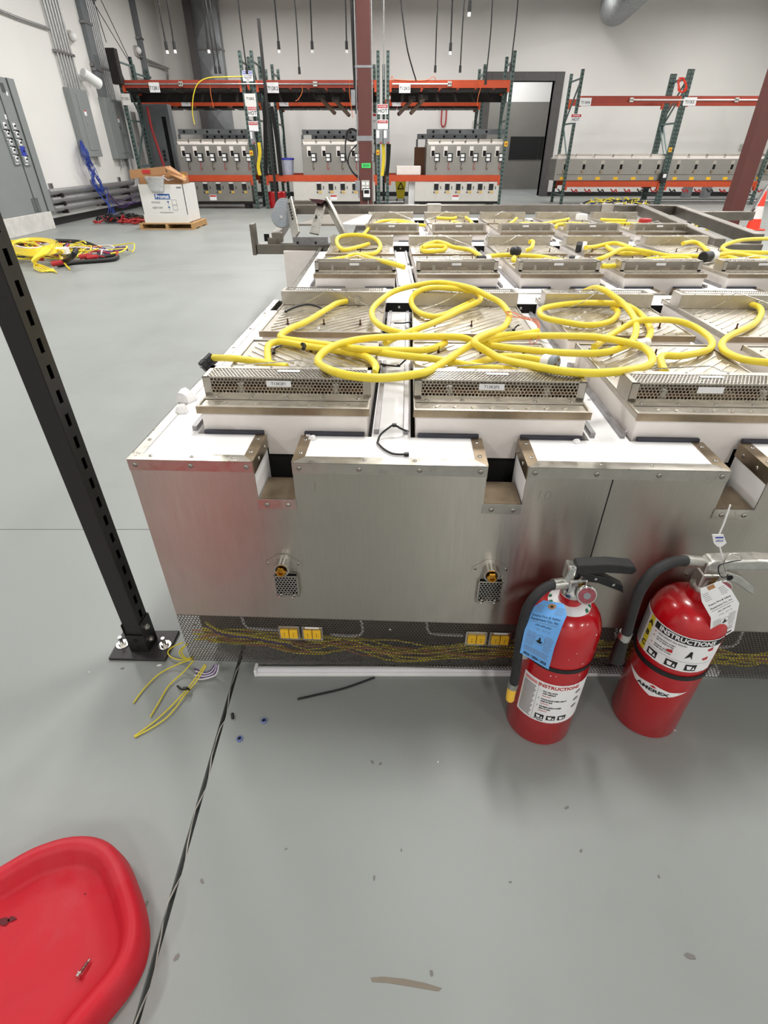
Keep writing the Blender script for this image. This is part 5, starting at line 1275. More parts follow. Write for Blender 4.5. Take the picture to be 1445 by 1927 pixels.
# tub, trays, bucket, boxes
c = aty(541, 331, YF+.3); t = thing('plastic_tub', 'translucent tub with a blue lid rim on the middle rack beam', 'tub', (c.x, YF+.3, zl_+.085))
MB().lathe([(.18, 0), (.22, .36)], 20).build('tub_body', M['bucket'], t, True); MB().lathe([(.225, .36), (.235, .365), (.235, .40), (.2, .41)], 20).build('lid', M['bluelid'], t, True)
c = aty(768, 331, YF+.35)
tag(MB().box(c.x-.35, c.x+.35, YF+.1, YF+.7, zl_+.085, zl_+.30).build('white_tray', M['board2'], None, bevel=.01), 'white tray with wires beside the right rack furnace', 'tray')
c = aty(790, 331, YF+.5); tag(MB().box(c.x-.16, c.x+.16, YF+.8, YF+1.0, zl_+.085, zl_+.75).build('brown_box', M['rust'], None, bevel=.006), 'tall brown block beside the right rack furnace', 'block')
a, b = aty(744, 344, YB+1.2), aty(763, 372, YB+1.2)
t = thing('mop_bucket', 'yellow mop bucket with a black recycling mark behind the rack', 'bucket', ((a.x+b.x)/2, YB+1.2, 0))
MB().lathe([(.16, .12), (.24, .55), (.25, .75)], 4, Matrix.Rotation(PI/4, 4, 'Z')).build('bucket_body', M['ylabel'], t, bevel=.02)
pm = [(0, .14), (.12, -.07), (-.12, -.07)]
for k in range(3):
    x0, z0 = pm[k]; x1, z1 = pm[(k+1) % 3]; MB().bar((x0*.8, -.185, .46+z0*.8), (x1*.8, -.185, .46+z1*.8), .03, .004, (0, 1, 0)).build('recycling_mark', M['ink'], t)
text('CAUTION', .07, M['redink'], t, FACE((0, -.19, .62)), extrude=.002)
for x in (-.12, .12): MB().cyl((x-.02, 0, .06), (x+.02, 0, .06), .06, .06, 12).build('caster', M['black'], t, True)
for i, (px0, px1, py0, py1) in enumerate(((769, 780, 342, 372), (698, 706, 342, 376))):
    a, b = aty(px0, py0, YF+.25), aty(px1, py1, YF+.25)
    tag(MB().box(a.x, b.x, YF+.2, YF+.5, 0, a.z).build('white_cabinet', M['white'], None, bevel=.01), 'narrow white cabinet under the rack, %s' % ('left of the right control panel' if i == 0 else 'right of the brown column'), 'cabinet', 'narrow white cabinets')
for i, px in enumerate((514, 531)):
    c = aty(px, 372, YF+.3); tag(MB().box(c.x-.11, c.x+.11, YF+.2, YF+.5, 0, .42).build('red_can', M['red'], None, bevel=.02), 'red can under the middle rack, %s' % ('left' if i == 0 else 'right'), 'can', 'red cans under the rack')
# tall black pole
a, b = aty(486, 35, YF-.3), aty(515, 200, YF-.3)
tag(MB().box(a.x-.035, a.x+.035, YF-.33, YF-.27, 0, a.z).build('tall_pole', M['black'], None), 'tall thin black pole standing at the left double post', 'pole')
# furnaces in the right-hand rack
for i, (a, b, n) in enumerate(((1048, 1249, 6), (1262, 1452, 6))):
    t = rack_furnace('long steel furnace on the right-hand rack, %s' % ('left one' if i == 0 else 'second one with a curved reflection'), a, b, 299, 340, YF3+.04, n, False)
    w = aty(b, 340, YF3).x-aty(a, 340, YF3).x
    for j in range(n):
        x = -w/2+w*(j+.35)/n
        MB().box(x-.07, x+.07, -.01, 0, .02, .10).build('socket_plate', M['ytc'], t)
    for j in range(8):
        x = -w/2+w*(j+.5)/8
        MB().tube(smooth_path([(x-.1, -.02, -.22), (x, -.03, -.30), (x+.06, -.02, -.24), (x+.12, -.03, -.32)], 4), .02, 6).build('red_plug_lead', M['redwire'] if j % 3 else M['cable'], t, True)
    MB().box(-w/2, w/2, -.003, 0, .155, .165).build('sheet_joint', M['darksteel'], t)
z = .03
for i, (a, b, py, m_) in enumerate(((1170, 1500, 378, 'white'), (1190, 1500, 374, 'conduit'), (1240, 1500, 366, 'yellow'))):
    p = atz(a, py, z); q = atz(b, py, z)
    tag(MB().tube([(p.x, p.y, z if i < 2 else .09), (q.x, p.y, z if i < 2 else .09)], .03 if i < 2 else .07, 8).build('floor_pipe', M[m_], None, True), ['long white pipe on the floor before the right-hand rack', 'long galvanised pipe on the floor before the right-hand rack', 'yellow hose bundle under the right-hand rack'][i], 'pipe', 'long pipes on the floor at right')
for i, px in enumerate((1315, 1352)):
    c = atz(px, 378, 0); tag(MB().box(c.x-.10, c.x+.14, c.y+.9, c.y+1.2, 0, .42).build('grey_box', M['greycase'], None, bevel=.02), 'grey box under the right-hand rack, %s' % ('left' if i == 0 else 'right'), 'box', 'grey boxes under the right-hand rack')
c = aty(1249, 333, YF3-.1)
t = thing('power_meter', 'black socket box hanging on the right-hand rack post', 'meter', (c.x, YF3-.088, c.z-.1)); MB().box(-.08, .08, -.05, .05, -.06, .22).build('case', M['black'], t, bevel=.01); MB().box(-.05, .05, -.054, -.05, .08, .18).build('face', M['paper'], t)
# ============================================================ brown columns
def column(px, py, y, wid, label, extras):
    c = aty(px, py, y); t = thing('steel_column', label, 'column', (c.x, y, 0), 0, 'oxide red steel columns')
    MB().box(-wid/2, wid/2, 0, wid, .02, Z_C).build('shaft', M['column'], t, bevel=.012)
    MB().box(-wid/2-.12, wid/2+.12, -.12, wid+.12, 0, .02).build('base_plate', M['column'], t)
    for sx in (-1, 1):
        for sy in (-.07, wid+.07): MB().cyl((sx*(wid/2+.06), sy, .02), (sx*(wid/2+.06), sy, .06), .018, .018, 6).build('anchor_bolt', M['zinc'], t)
    return t
YC = 14.0
t = column(684, 100, YC, .285, 'brown steel column standing in front of the middle of the racks', True)
xc = MW[t].translation.x
for sx in (-1, 1): MB().tube([(sx*.165, .03, .5 if sx < 0 else .1), (sx*.165, .03, Z_C)], .014, 8).build('conduit', M['conduit'], t, True)
for py in (125, 263): 
    z = aty(684, py, YC).z; MB().box(-.185, .185, -.004, .02, z-.02, z+(.02 if py < 200 else .07)).build('strap', M['greycase'], t)
for k in range(3): MB().tube(smooth_path([(-.20-.03*k, .05, Z_C), (-.19-.02*k, .05, 3.2), (-.18-.01*k, .04, 2.3), (-.185, .03, 2.05)], 4), .012, 6).build('hanging_cord', M['cable'], t, True)
z = aty(684, 185, YC).z; MB().box(-.28, -.19, -.03, .06, z-.12, z+.14).build('grey_pull_box', M['greycase'], t, bevel=.01)
gx = MB().box(-.085, .115, -.006, 0, aty(690, 316, YC).z, aty(690, 307, YC).z).build('green_tag', M['gtag'], t)
[MB().box(-.05+k*.03, -.035+k*.03, -.009, -.006, aty(690, 314, YC).z, aty(690, 309, YC).z).build('dark_print', M['green'], gx) for k in range(5)]
zz = aty(690, 350, YC).z
ob = MB().box(-.10, .09, -.05, 0, zz-.09, zz+.11).build('quad_outlet', M['alu'], t, bevel=.008)
for dx in (-.05, .04):
    for dz in (-.04, .05): MB().box(dx-.032, dx+.032, -.054, -.05, zz+dz-.03, zz+dz+.03).build('outlet_face', M['paper'], ob)
MB().box(-.24, -.13, -.03, .05, zz-.10, zz+.10).build('switch_box', M['greycase'], t, bevel=.008)
zz = aty(690, 364, YC).z
ct = MB().box(-.075, .115, -.06, 0, zz-.13, zz+.11).build('wall_controller', M['black'], t, bevel=.012)
MB().box(-.055, .095, -.066, -.06, zz-.07, zz+.09).build('faceplate', M['white'], ct, bevel=.004)
MB().box(-.035, .075, -.069, -.066, zz+.0, zz+.07).build('screen', M['dark'], ct)
MB().tube(smooth_path([(.05, -.03, zz-.13), (.06, -.03, zz-.3), (.13, -.02, zz-.42), (.17, .0, .1)], 5), .012, 6).build('cord', M['conduit'], ct, True)
coil = MB()
for k in range(3):
    coil.tube(smooth_path([aty(662+11*math.cos(a), 253+11*math.sin(a)+k, YC+.12) for a in [j*PI/6 for j in range(14)]], 3), .014, 6)
coil.tube(smooth_path([aty(656, 245, YC+.12), aty(650, 270, YC+.12), aty(652, 300, YC+.12), aty(665, 325, YC+.12), aty(680, 335, YC+.12)], 5), .016, 6)
coil.tube(smooth_path([aty(676, 268, YC+.12), aty(660, 285, YC+.12), aty(655, 305, YC+.12), aty(664, 325, YC+.12), aty(685, 345, YC+.12)], 5), .016, 6)
tag(coil.build('black_hose_coil', M['cable'], None, True), 'black hose coiled beside the brown column', 'hose')
c = atz(1375, 430, 0)
column(1375, 430, c.y, .30, 'brown steel column at the right edge beside the traffic cone', False)
# traffic cone
c = atz(1412, 434, 0); t = thing('traffic_cone', 'orange traffic cone with a white collar behind the right column', 'cone', c + Vector((.12, .15, 0)))
MB().box(-.18, .18, -.18, .18, 0, .03).build('cone_base', M['cone'], t, bevel=.02)
MB().lathe([(.13, .03), (.105, .21)], 20).build('cone_lower', M['cone'], t, True); MB().lathe([(.105, .21), (.070, .44)], 20).build('white_collar', M['conewhite'], t, True); MB().lathe([(.070, .44), (.03, .71), (.02, .715)], 20).build('cone_tip', M['cone'], t, True)
# ============================================================ hanging cords
HC = [(299, 0, 312, 83, 15.0), (314, 0, 327, 82, 15.0), (379, 0, 391, 82, 15.0), (387, 0, 405, 129, 17.3), (394, 0, 413, 129, 17.3), (448, 0, 464, 130, 17.3), (517, 0, 524, 82, 15.0), (553, 0, 563, 130, 17.3), (582, 0, 587, 82, 15.0), (650, 0, 652, 82, 15.0),
      (824, 0, 819, 127, 17.3), (852, 0, 848, 85, 15.0), (875, 0, 866, 127, 17.3), (884, 0, 884, 8, 12.5), (928, 0, 914, 150, 17.3), (968, 0, 961, 125, 17.3)]
for i, (a, b, c, d, y) in enumerate(HC):
    p = aty(c, d, y); t = thing('hanging_cord', 'black drop cord with a socket end, number %s from the left' % ['one', 'two', 'three', 'four', 'five', 'six', 'seven', 'eight', 'nine', 'ten', 'eleven', 'twelve', 'thirteen', 'fourteen', 'fifteen', 'sixteen'][i] + ' along the roof', 'cord', p, 0, 'drop cords hanging from the roof')
    MB().tube(smooth_path([(0, 0, .02), (.02*math.sin(i), 0, .9), (-.01, 0, 1.6), (0, 0, Z_C-p.z)], 4), .017, 6).build('cord', M['cable'], t, True)
    MB().cyl((0, 0, -.10), (0, 0, .04), .034, .03, 10).build('connector', M['black'], t, True)
    if y < 16: MB().cyl((0, 0, -.16), (0, 0, -.10), .03, .03, 10).build('socket_end', M['white'], t, True)
tag(MB().tube(smooth_path([aty(755, -60, 17.0), aty(755, 0, 17.0), aty(760, 50, 17.0), aty(768, 100, 17.0), aty(783, 152, 17.5)], 5), .018, 6).build('draped_cord', M['cable'], None, True), 'black cord slanting down onto the right rack beam', 'cord')
tag(MB().tube([aty(722, 150, 17.4), Vector((aty(722, 150, 17.4).x, 17.4, Z_C))], .016, 6).build('support_wire', M['conduit'], None, True), 'thin pale rod hanging above the double posts', 'rod')
# round duct at the upper right
a = aty(1160, 12, 21.8); t = thing('spiral_duct', 'round spiral duct under the roof at the upper right', 'duct', (a.x, 19, 4.0))
p0, p1 = aty(1160, 10, 22.6), aty(1255, -95, 16.0)
dv = (p1-p0)
MB().cyl(p0, p0+dv*1.4, .50, .50, 28).build('duct_body', M['duct'], t, True, world=True)
for k in range(40):
    q = p0 + dv*(1.4*(k+.5)/40); MB().cyl(q, q+dv.normalized()*.02, .507, .507, 28).build('duct_seam', M['conduit'], t, True, world=True)
MB().cyl(p0+Vector((-.45, 0, .1)), p0+Vector((-.05, 0, .3)), .04, .04, 8).build('hanger_rod', M['white'], t, True, world=True)
# red gauge and small boxes on the far wall
c = aty(835, 217, Y_B-.05); tag(MB().tube(smooth_path([c+Vector((-.07, 0, .35)), c+Vector((-.08, 0, -.2)), c+Vector((0, 0, -.32)), c+Vector((.08, 0, -.2)), c+Vector((.07, 0, .35)), c+Vector((0, 0, .42)), c+Vector((-.07, 0, .35))], 4), .025, 6).build('red_hose_loop', M['redwire'], None, True), 'red hose loop hanging on the far wall', 'hose')
for i, (px, py) in enumerate(((894, 233), (1395, 277), (1038, 315))):
    c = aty(px, py, Y_B-.03); tag(MB().cbox(c, .14, .05, .2).build('wall_box', M['alu'], None, bevel=.01), ['small grey box on the far wall near the opening', 'small grey box on the far wall above the right-hand rack', 'small pale round-edged box on the wall right of the opening'][i], 'box', 'small boxes on the far wall')
# ============================================================ left wall equipment
XW = X_L
def wall_box(px, X, d, label, name, cat, mt='panel', group=None, pad=0):
    """px = [top-left, top-right, bottom-right, bottom-left] pixels on plane X -> box standing out of the left wall"""
    P = [atx(x, y, X) for x, y in px]
    y0, y1 = (P[0].y+P[3].y)/2, (P[1].y+P[2].y)/2; z0, z1 = (P[2].z+P[3].z)/2, (P[0].z+P[1].z)/2
    t = thing(name, label, cat, (X_L, (y0+y1)/2, z0), 0, group)
    w, h = y1-y0, z1-z0
    MB().box(0, X-X_L, -w/2, w/2, 0, h).build('case', M[mt], t, bevel=.01)
    return t, w, h
Xs = -7.18
t, w, h = wall_box([(-95, 133), (19, 141), (104, 400), (-60, 418)], Xs, .32, 'big grey switchboard with breaker rows at the left edge', 'switchboard', 'switchboard')
fx = Xs-X_L
MB().box(fx, fx+.012, w/2-.62, w/2-.60, .02, h-.02).build('door_joint', M['paneldark'], t)
MB().box(fx, fx+.02, w/2-.24, w/2-.225, .0, h).build('side_flange', M['paneldark'], t)
MB().box(fx, fx+.02, w/2-.22, w/2, .0, h).build('flange_strip', M['panel'], t)
inv = MW[t].inverted()
for r_ in range(5):
    for c_ in range(2):
        px, py = 7+c_*18+r_*5.6, 237.5+c_*1.5+r_*15.6
        p = inv @ atx(px, py, Xs)
        b = MB().box(fx, fx+.03, p.y-.11, p.y+.11, p.z-.085, p.z+.085).build('breaker', M['panel'], t, bevel=.006)
        MB().box(fx+.03, fx+.034, p.y-.05, p.y+.03, p.z-.03, p.z+.06).build('breaker_face', M['paper'], b); MB().box(fx+.034, fx+.06, p.y-.02, p.y+.0, p.z-.0, p.z+.03).build('toggle', M['ink'], b)
        if (r_, c_) == (3, 1): MB().box(fx+.036, fx+.04, p.y-.10, p.y+.06, p.z-.07, p.z+.09).build('blue_tape', M['noticeblue'], b)
        MB().box(fx+.03, fx+.034, p.y-.10, p.y+.0, p.z-.08, p.z-.065).build('name_strip', M['paper'], b)
p = inv @ atx(68, 386, Xs)
gr = MB().box(fx, fx+.006, p.y-.12, p.y+.12, p.z-.12, p.z+.12).build('vent_grille', M['paneldark'], t)
for k in range(7): MB().box(fx+.006, fx+.012, p.y-.11+k*.033, p.y-.10+k*.033, p.z-.11, p.z+.11).build('louvre', M['panel'], gr)
for px, py, s in ((5, 165, .12), (13, 176, .05), (11, 220, .06)):
    p = inv @ atx(px, py, Xs); MB().box(fx, fx+.004, p.y-s/2, p.y+s/2, p.z-s*.6, p.z+s*.6).build('sticker', M['paper'] if s < .1 else M['paneldark'], t)
P = MW[t].translation
tag(MB().box(X_L, Xs+.02, P.y-w/2, P.y+w/2-.15, 0, P.z).build('plinth', M['plinth'], None, bevel=.01), 'white painted plinth under the big switchboard', 'plinth')
Xp = X_L+.16
for i, (pxs, lab) in enumerate(([[(122, 164), (160, 168), (196, 295), (172, 295)], 'grey breaker panel left of the horn on the left wall'], [[(195, 184), (229, 188), (251, 298), (223, 300)], 'grey breaker panel right of the horn, beside the rack'])):
    t, w, h = wall_box(pxs, Xp, .16, lab, 'breaker_panel', 'panel', group='breaker panels on the left wall')
    d = MB().box(.16, .172, -w*.22, w*.25, h*.10, h*.93).build('door', M['panel'], t, bevel=.006)
    MB().box(.172, .174, -.02, .10, h*.62, h*.70).build('danger_label', M['paper'], d); MB().box(.174, .1745, -.01, .09, h*.68, h*.70).build('label_header', M['redink'], d)
    MB().box(.172, .18, -.02, .05, h*.50, h*.56).build('latch', M['chrome'], d)
    # conduits to the roof
    b0 = MW[t].translation; n = 6 if i == 0 else 9
    bu = thing('conduit_bundle', 'row of %s conduits rising from the %s breaker panel' % (('six', 'left') if i == 0 else ('nine', 'right')), 'conduit', (X_L, b0.y, b0.z+h), 0, 'conduit rows on the left wall')
    for k in range(n):
        y = -w*.40 + w*.8*k/(n-1); MB().tube([(.06, y, 0), (.06, y, Z_C-b0.z-h)], .028 if i == 0 else .022, 8).build('conduit', M['conduit'], bu, True)
    for zz in (.62, 2.0): MB().box(0, .1, -w*.5, w*.5, zz, zz+.05).build('strut', M['strip'], bu)
    for k in range(2): MB().tube([(.08, -w*.2+k*w*.5, -h), (.08, -w*.2+k*w*.5, -h-.22)], .03, 8).build('stub_conduit', M['conduit'], bu, True)
# wide cable trough and strut channel
for i, (px, py, w, lab) in enumerate(((168, 60, .35, 'wide grey wireway rising beside the right breaker panel'), (262, 60, .22, 'grey vertical wireway above the left rack'))):
    p = atx(px, py, X_L+.1); z0 = 2.2 if i == 0 else 2.4
    t = thing('wireway', lab, 'wireway', (X_L, p.y, z0), 0, 'vertical wireways on the left wall')
    MB().box(0, .12, -w/2, w/2, 0, Z_C-z0).build('trough', M['greysteel'], t, bevel=.006)
    for zz in (.9, 1.8): MB().box(0, .14, -w/2-.05, w/2+.05, zz, zz+.05).build('bracket', M['strip'], t)
# three big horizontal conduits with strut brackets
t = thing('conduit_run', 'three thick galvanised conduits running low along the left wall', 'conduit', (X_L, 15.8, .3))
for k, z in enumerate((.645, .485, .325)):
    if k == 0: pts = smooth_path([(X_L+.12, 13.4, z), (X_L+.12, 17.6, z), (X_L+.12, 18.0, z+.02), (X_L+.12, 18.15, z+.25), (X_L+.12, 18.17, 1.25)], 6)
    else: pts = [(X_L+.12, 13.4, z), (X_L+.12, 19.4, z)]
    MB().tube(pts, .062, 14).build('conduit', M['conduit'], t, True, world=True)
for y in (13.75, 15.75, 17.4): MB().box(X_L, X_L+.05, y-.05, y+.05, .22, .80).build('strut', M['strip'], t, world=True)
for y in (13.85, 15.9, 17.5):
    for z in (.565, .405, .25): MB().box(X_L+.05, X_L+.2, y-.03, y+.03, z-.035, z+.035).build('clamp', M['darksteel'], t, world=True)
# blue wires hanging from the left breaker panel
t = thing('blue_wires', 'bundle of blue wires spilling from the left breaker panel', 'wires', atx(152, 266, X_L+.1))
for k in range(18):
    j = lambda s: R.uniform(-s, s)
    x = X_L+.15+R.uniform(0, .15)
    pts = [atx(152+j(2), 266+j(2), X_L+.1), atx(160+j(7), 290+j(4), x), atx(172+j(7), 318+j(5), x), atx(182+j(9), 345+j(5), x+.05), atx(195+j(10), 362+j(6), x+.1)]
    if k % 3 == 0: pts += [atx(208+j(6), 385+j(4), x+.25), atx(216+j(14), 408+j(5), x+.35)]
    MB().tube(smooth_path(pts, 4), .008, 5).build('strand', M['bluewire'], t, True, world=True)
t = thing('loose_wires', 'thin grey wires drooping over the low conduits by the carton', 'wires', atx(235, 380, X_L+.2))
for k in range(9):
    j = lambda s: R.uniform(-s, s)
    pts = [atx(200+j(6), 365+j(4), X_L+.25), atx(215+j(6), 378+j(8), X_L+.28), atx(232+j(8), 384+j(8), X_L+.28), atx(258+j(8), 372+j(12), X_L+.28)]
    MB().tube(smooth_path(pts, 4), .007, 4).build('strand', M['purple'] if k % 3 else M['cable'], t, True, world=True)
# horn, strobes, wires
c = atx(170, 148, X_L+.25); t = thing('horn_speaker', 'white cylindrical horn on the left wall between the panels', 'horn', c)
MB().cyl((-.05, -.22, .10), (.10, .20, -.09), .10, .12, 18).build('horn_body', M['white'], t, True, bevel=.02); MB().cyl((.10, .20, -.09), (.105, .212, -.096), .09, .09, 16).build('horn_mouth', M['board2'], t, True)
MB().box(-.25, -.02, -.06, .06, -.05, .08).build('bracket', M['white'], t)
MB().cyl((-.2, .42, .05), (-.08, .42, .03), .06, .06, 12).build('red_lens', M['redwire'], t, True)
for i, (px, py) in enumerate(((133, 69), (257, 95))):
    c = atx(px, py, X_L+.06); t = thing('round_lamp', 'round white fixture on the left wall, %s' % ('beside the left conduits' if i == 0 else 'beside the tall wireway'), 'lamp', c, 0, 'round fixtures on the left wall')
    MB().cyl((-.06, 0, 0), (.02, 0, 0), .12, .12, 18).build('base', M['alu'], t, True); MB().ball((.05, 0, 0), .09, 1, 12).build('globe', M['white'], t, True)
c = atx(0, 18, X_L+.1)
tag(MB().tube(smooth_path([atx(-30, 8, X_L+.05), atx(0, 20, X_L+.05), atx(40, 36, X_L+.05), atx(92, 54, X_L+.05)], 4), .03, 8).build('slanted_conduit', M['conduit'], None, True), 'slanting conduit at the upper left of the wall', 'conduit')
for i, (a, b) in enumerate((((173, 0), (250, 128)), ((190, 0), (248, 122)), ((176, 0), (200, 80)))):
    tag(MB().tube([atx(a[0], a[1], X_L+.3), atx(b[0], b[1], X_L+.5)], .010, 5).build('guy_wire', M['cable'], None, True), 'thin dark wire slanting across the left wall, %s' % ['longest', 'middle', 'shortest'][i], 'wire', 'slanting wires on the left wall')
t = thing('bent_conduit', 'bent conduit with a round box end on the left wall above the rack', 'conduit', atx(300, 120, X_L+.1))
MB().tube(smooth_path([atx(262, 105, X_L+.08), atx(290, 118, X_L+.08), atx(335, 136, X_L+.08)], 4), .028, 8).build('pipe', M['conduit'], t, True, world=True)
MB().tube(smooth_path([atx(282, 120, X_L+.08), atx(308, 128, X_L+.08), atx(315, 135, X_L+.08), atx(316, 150, X_L+.08)], 4), .028, 8).build('pipe', M['conduit'], t, True, world=True)
c = atx(338, 135, X_L+.1); MB().cyl(c-Vector((.08, 0, 0)), c+Vector((.03, 0, 0)), .13, .13, 16).build('junction', M['alu'], t, True, world=True)
# dark device on the rack end post
a, b = aty(204, 95, YF-.35), aty(220, 150, YF-.35)
t = thing('dark_cabinet', 'dark ribbed box fixed above the left end of the rack', 'box', (PX[0]+.0, YF-.138, 2.85)); MB().box(-.12, .12, -.1, .1, 0, .72).build('case', M['darksteel'], t, bevel=.01)
for k in range(6): MB().box(-.11+k*.04, -.10+k*.04, -.11, -.1, .03, .69).build('fin', M['black'], t)
t = thing('grey_cabinet', 'tall grey cabinet with a black slot behind the left rack', 'cabinet', (px_x(308, 310, 19.4), 19.4, 0))
MB().box(-.45, .45, 0, .35, 0, 2.55).build('case', M['greysteel'], t, bevel=.01); MB().box(.22, .34, -.014, -.012, .8, 2.25).build('slot', M['blackgap'], t); MB().box(-.43, .40, -.012, 0, .1, 2.5).build('door', M['greysteel'], t, bevel=.004)
for k in range(3): MB().cyl((.1, -.012, 1.2+k*.1), (.1, -.05, 1.2+k*.1), .04, .04, 10).build('dial', M['black'], t, True)
tag(MB().tube(smooth_path([aty(277, 200, 18.6), aty(285, 240, 18.6), aty(298, 280, 18.6), aty(310, 318, 18.6)], 4), .035, 6).build('red_cable', M['redwire'], None, True), 'thick red cable hanging in the left rack', 'cable')
# corner column and creased duct
p = aty(350, 0, 22.9); q = aty(372, 145, 22.9)
tag(MB().box((p.x+q.x)/2-.10, (p.x+q.x)/2+.12, 22.75, 23.05, 0, Z_C).build('corner_post', M['jamb'], None), 'dark grey steel post in the far left corner', 'post')
p = aty(388, 60, 23.0); t = thing('air_duct', 'rectangular galvanised duct with creased panels in the far left corner', 'duct', (p.x, 23.0, .4))
MB().box(-.50, .42, 0, .38, 0, Z_C-.4).build('duct_body', M['duct'], t, bevel=.01)
for k in range(4):
    z0 = .1+k*1.25; b = MB(); zc = z0+.6
    b.add([(-.48, -.001, z0), (.40, -.001, z0), (.40, -.001, z0+1.2), (-.48, -.001, z0+1.2), (-.04, -.05, zc)], [(0, 1, 4), (1, 2, 4), (2, 3, 4), (3, 0, 4)]); b.build('creased_panel', M['duct'], t)
    MB().box(-.52, .44, -.03, .4, z0-.06, z0-.01).build('flange', M['strip'], t)
# ============================================================ carton on a pallet
c0 = atz(268, 432, 0); c1 = atz(362, 430, 0)
YPx = 12.75; x0, x1 = aty(272, 425, YPx).x, aty(360, 420, YPx).x
pw = x1-x0+.16
t = thing('wooden_pallet', 'wooden pallet under the white carton at the left', 'pallet', ((x0+x1)/2, YPx+.42, 0))
for k in range(6): MB().box(-pw/2, pw/2, -.5+k*.175, -.5+k*.175+.11, .10, .12).build('deck_board', M['wood'], t)
for sx in (-pw/2+.04, 0, pw/2-.04): MB().box(sx-.03, sx+.03, -.5, .485, .02, .10).build('stringer', M['wood'], t)
for y in (-.5, -.06, .38): MB().box(-pw/2, pw/2, y, y+.10, 0, .02).build('bottom_board', M['wood'], t)
zb, zt2_ = .12, aty(300, 347, YPx).z
cw = aty(343, 346, YPx).x-aty(258, 347, YPx).x
cx = (aty(258, 347, YPx).x + aty(343, 346, YPx).x + x0 + x1)/4
t = thing('white_carton', 'white printed carton standing on the wooden pallet', 'carton', (cx, YPx, zb))
hh = zt2_-zb
MB().box(-cw/2, cw/2, 0, .012, .0, hh).build('front_wall', M['carton'], t); MB().box(-cw/2, -cw/2+.012, 0, .85, 0, hh).build('side_wall', M['carton'], t); MB().box(cw/2-.012, cw/2, 0, .85, 0, hh).build('side_wall', M['carton'], t)
MB().box(-cw/2, cw/2, .838, .85, 0, hh).build('rear_wall', M['carton'], t); MB().box(-cw/2, cw/2, 0, .85, 0, .01).build('bottom', M['carton'], t)
MB().box(-cw/2-.008, cw/2+.008, -.006, 0, 0, hh*.22).build('lower_band', M['carton'], t)
bl = MB().box(-.16, .16, -.004, 0, hh*.62, hh*.76).build('brand_block', M['blueink'], t)
text('Promat', .11, M['paper'], bl, FACE((0, -.006, hh*.69)), extrude=.001, bold=.002, sx=.86)
text('FRAGILE', .05, M['greyink'], t, FACE((-.16, -.003, hh*.54)), extrude=.001); text('KEEP DRY', .05, M['greyink'], t, FACE((-.14, -.003, hh*.40)), extrude=.001); text('www.promat.us', .045, M['greyink'], t, FACE((.03, -.003, hh*.28)), extrude=.001)
for z in (.54, .40):
    MB().box(.098, .103, -.003, 0, hh*z-.035, hh*z+.0).box(.083, .118, -.003, 0, hh*z+.0, hh*z+.025).box(.09, .111, -.003, 0, hh*z-.04, hh*z-.035).build('print_icon', M['blueink'], t)
    fb = MB()
    for (a_, b_, c_, d_) in ((.18, .28, hh*z-.05, hh*z-.045), (.18, .28, hh*z+.045, hh*z+.05), (.18, .185, hh*z-.05, hh*z+.05), (.275, .28, hh*z-.05, hh*z+.05)): fb.box(a_, b_, -.003, 0, c_, d_)
    fb.build('print_box', M['greyink'], t)
MB().box(.33, .43, -.003, 0, hh*.90, hh*.94).build('stamp', M['greyink'], t)
zc = zb+hh
kc = thing('open_carton', 'brown open carton tipped on top of the white carton', 'carton', (cx-.02, YPx+.1, zc))
f0 = [aty(243, 320, YPx-.25), aty(310, 313, YPx-.2), aty(312, 326, YPx-.2), aty(246, 337, YPx-.25)]
MB().add(f0 + [p+Vector((0, .02, 0)) for p in f0], [(3, 2, 1, 0), (4, 5, 6, 7)] + [(i, (i+1) % 4, 4+(i+1) % 4, 4+i) for i in range(4)]).build('flap', M['kraft'], kc, world=True)
MB().box(-cw/2+.03, cw/2-.06, .02, .03, .0, .14).box(cw/2-.06, cw/2-.05, .02, .6, 0, .14).box(-cw/2+.03, -cw/2+.04, .02, .6, 0, .2).box(-cw/2+.03, cw/2-.05, .59, .6, 0, .2).build('box_walls', M['kraft'], kc)
f1 = [aty(310, 313, YPx-.2), aty(318, 326, YPx-.1), aty(348, 340, YPx-.05), aty(352, 335, YPx+.3), aty(320, 312, YPx+.4)]
MB().add(f1 + [p-Vector((0, 0, .02)) for p in f1], [(0, 1, 2, 3, 4), (9, 8, 7, 6, 5)] + [(i, (i+1) % 5, 5+(i+1) % 5, 5+i) for i in range(5)]).build('flap', M['kraft'], kc, world=True)
s0 = f0[0].lerp(f0[1], .35); MB().box(s0.x, s0.x+.16, s0.y-.012, s0.y-.004, s0.z-.08, s0.z-.02).build('red_label', M['redink'], kc, world=True)
bw_ = MB(); pts = []
for j in range(7):
    for i in range(9):
        u, v = i/8, j/6; x = cx-.28+.42*u*(1-.45*v)+.10*v; z = zc+.14-.28*v; y = YPx-.03-.06*math.sin(PI*u)*(.5+.5*math.cos(v*3))+R.uniform(-.012, .012); pts.append((x, y, z))
bw_.add(pts, [(j*9+i, j*9+i+1, (j+1)*9+i+1, (j+1)*9+i) for j in range(6) for i in range(8)])
o = bw_.build('bubble_wrap', M['bubble'], None, True); tag(o, 'bubble wrap spilling over the front of the white carton', 'bubble wrap')
sm = o.modifiers.new('thick', 'SOLIDIFY'); sm.thickness = .008
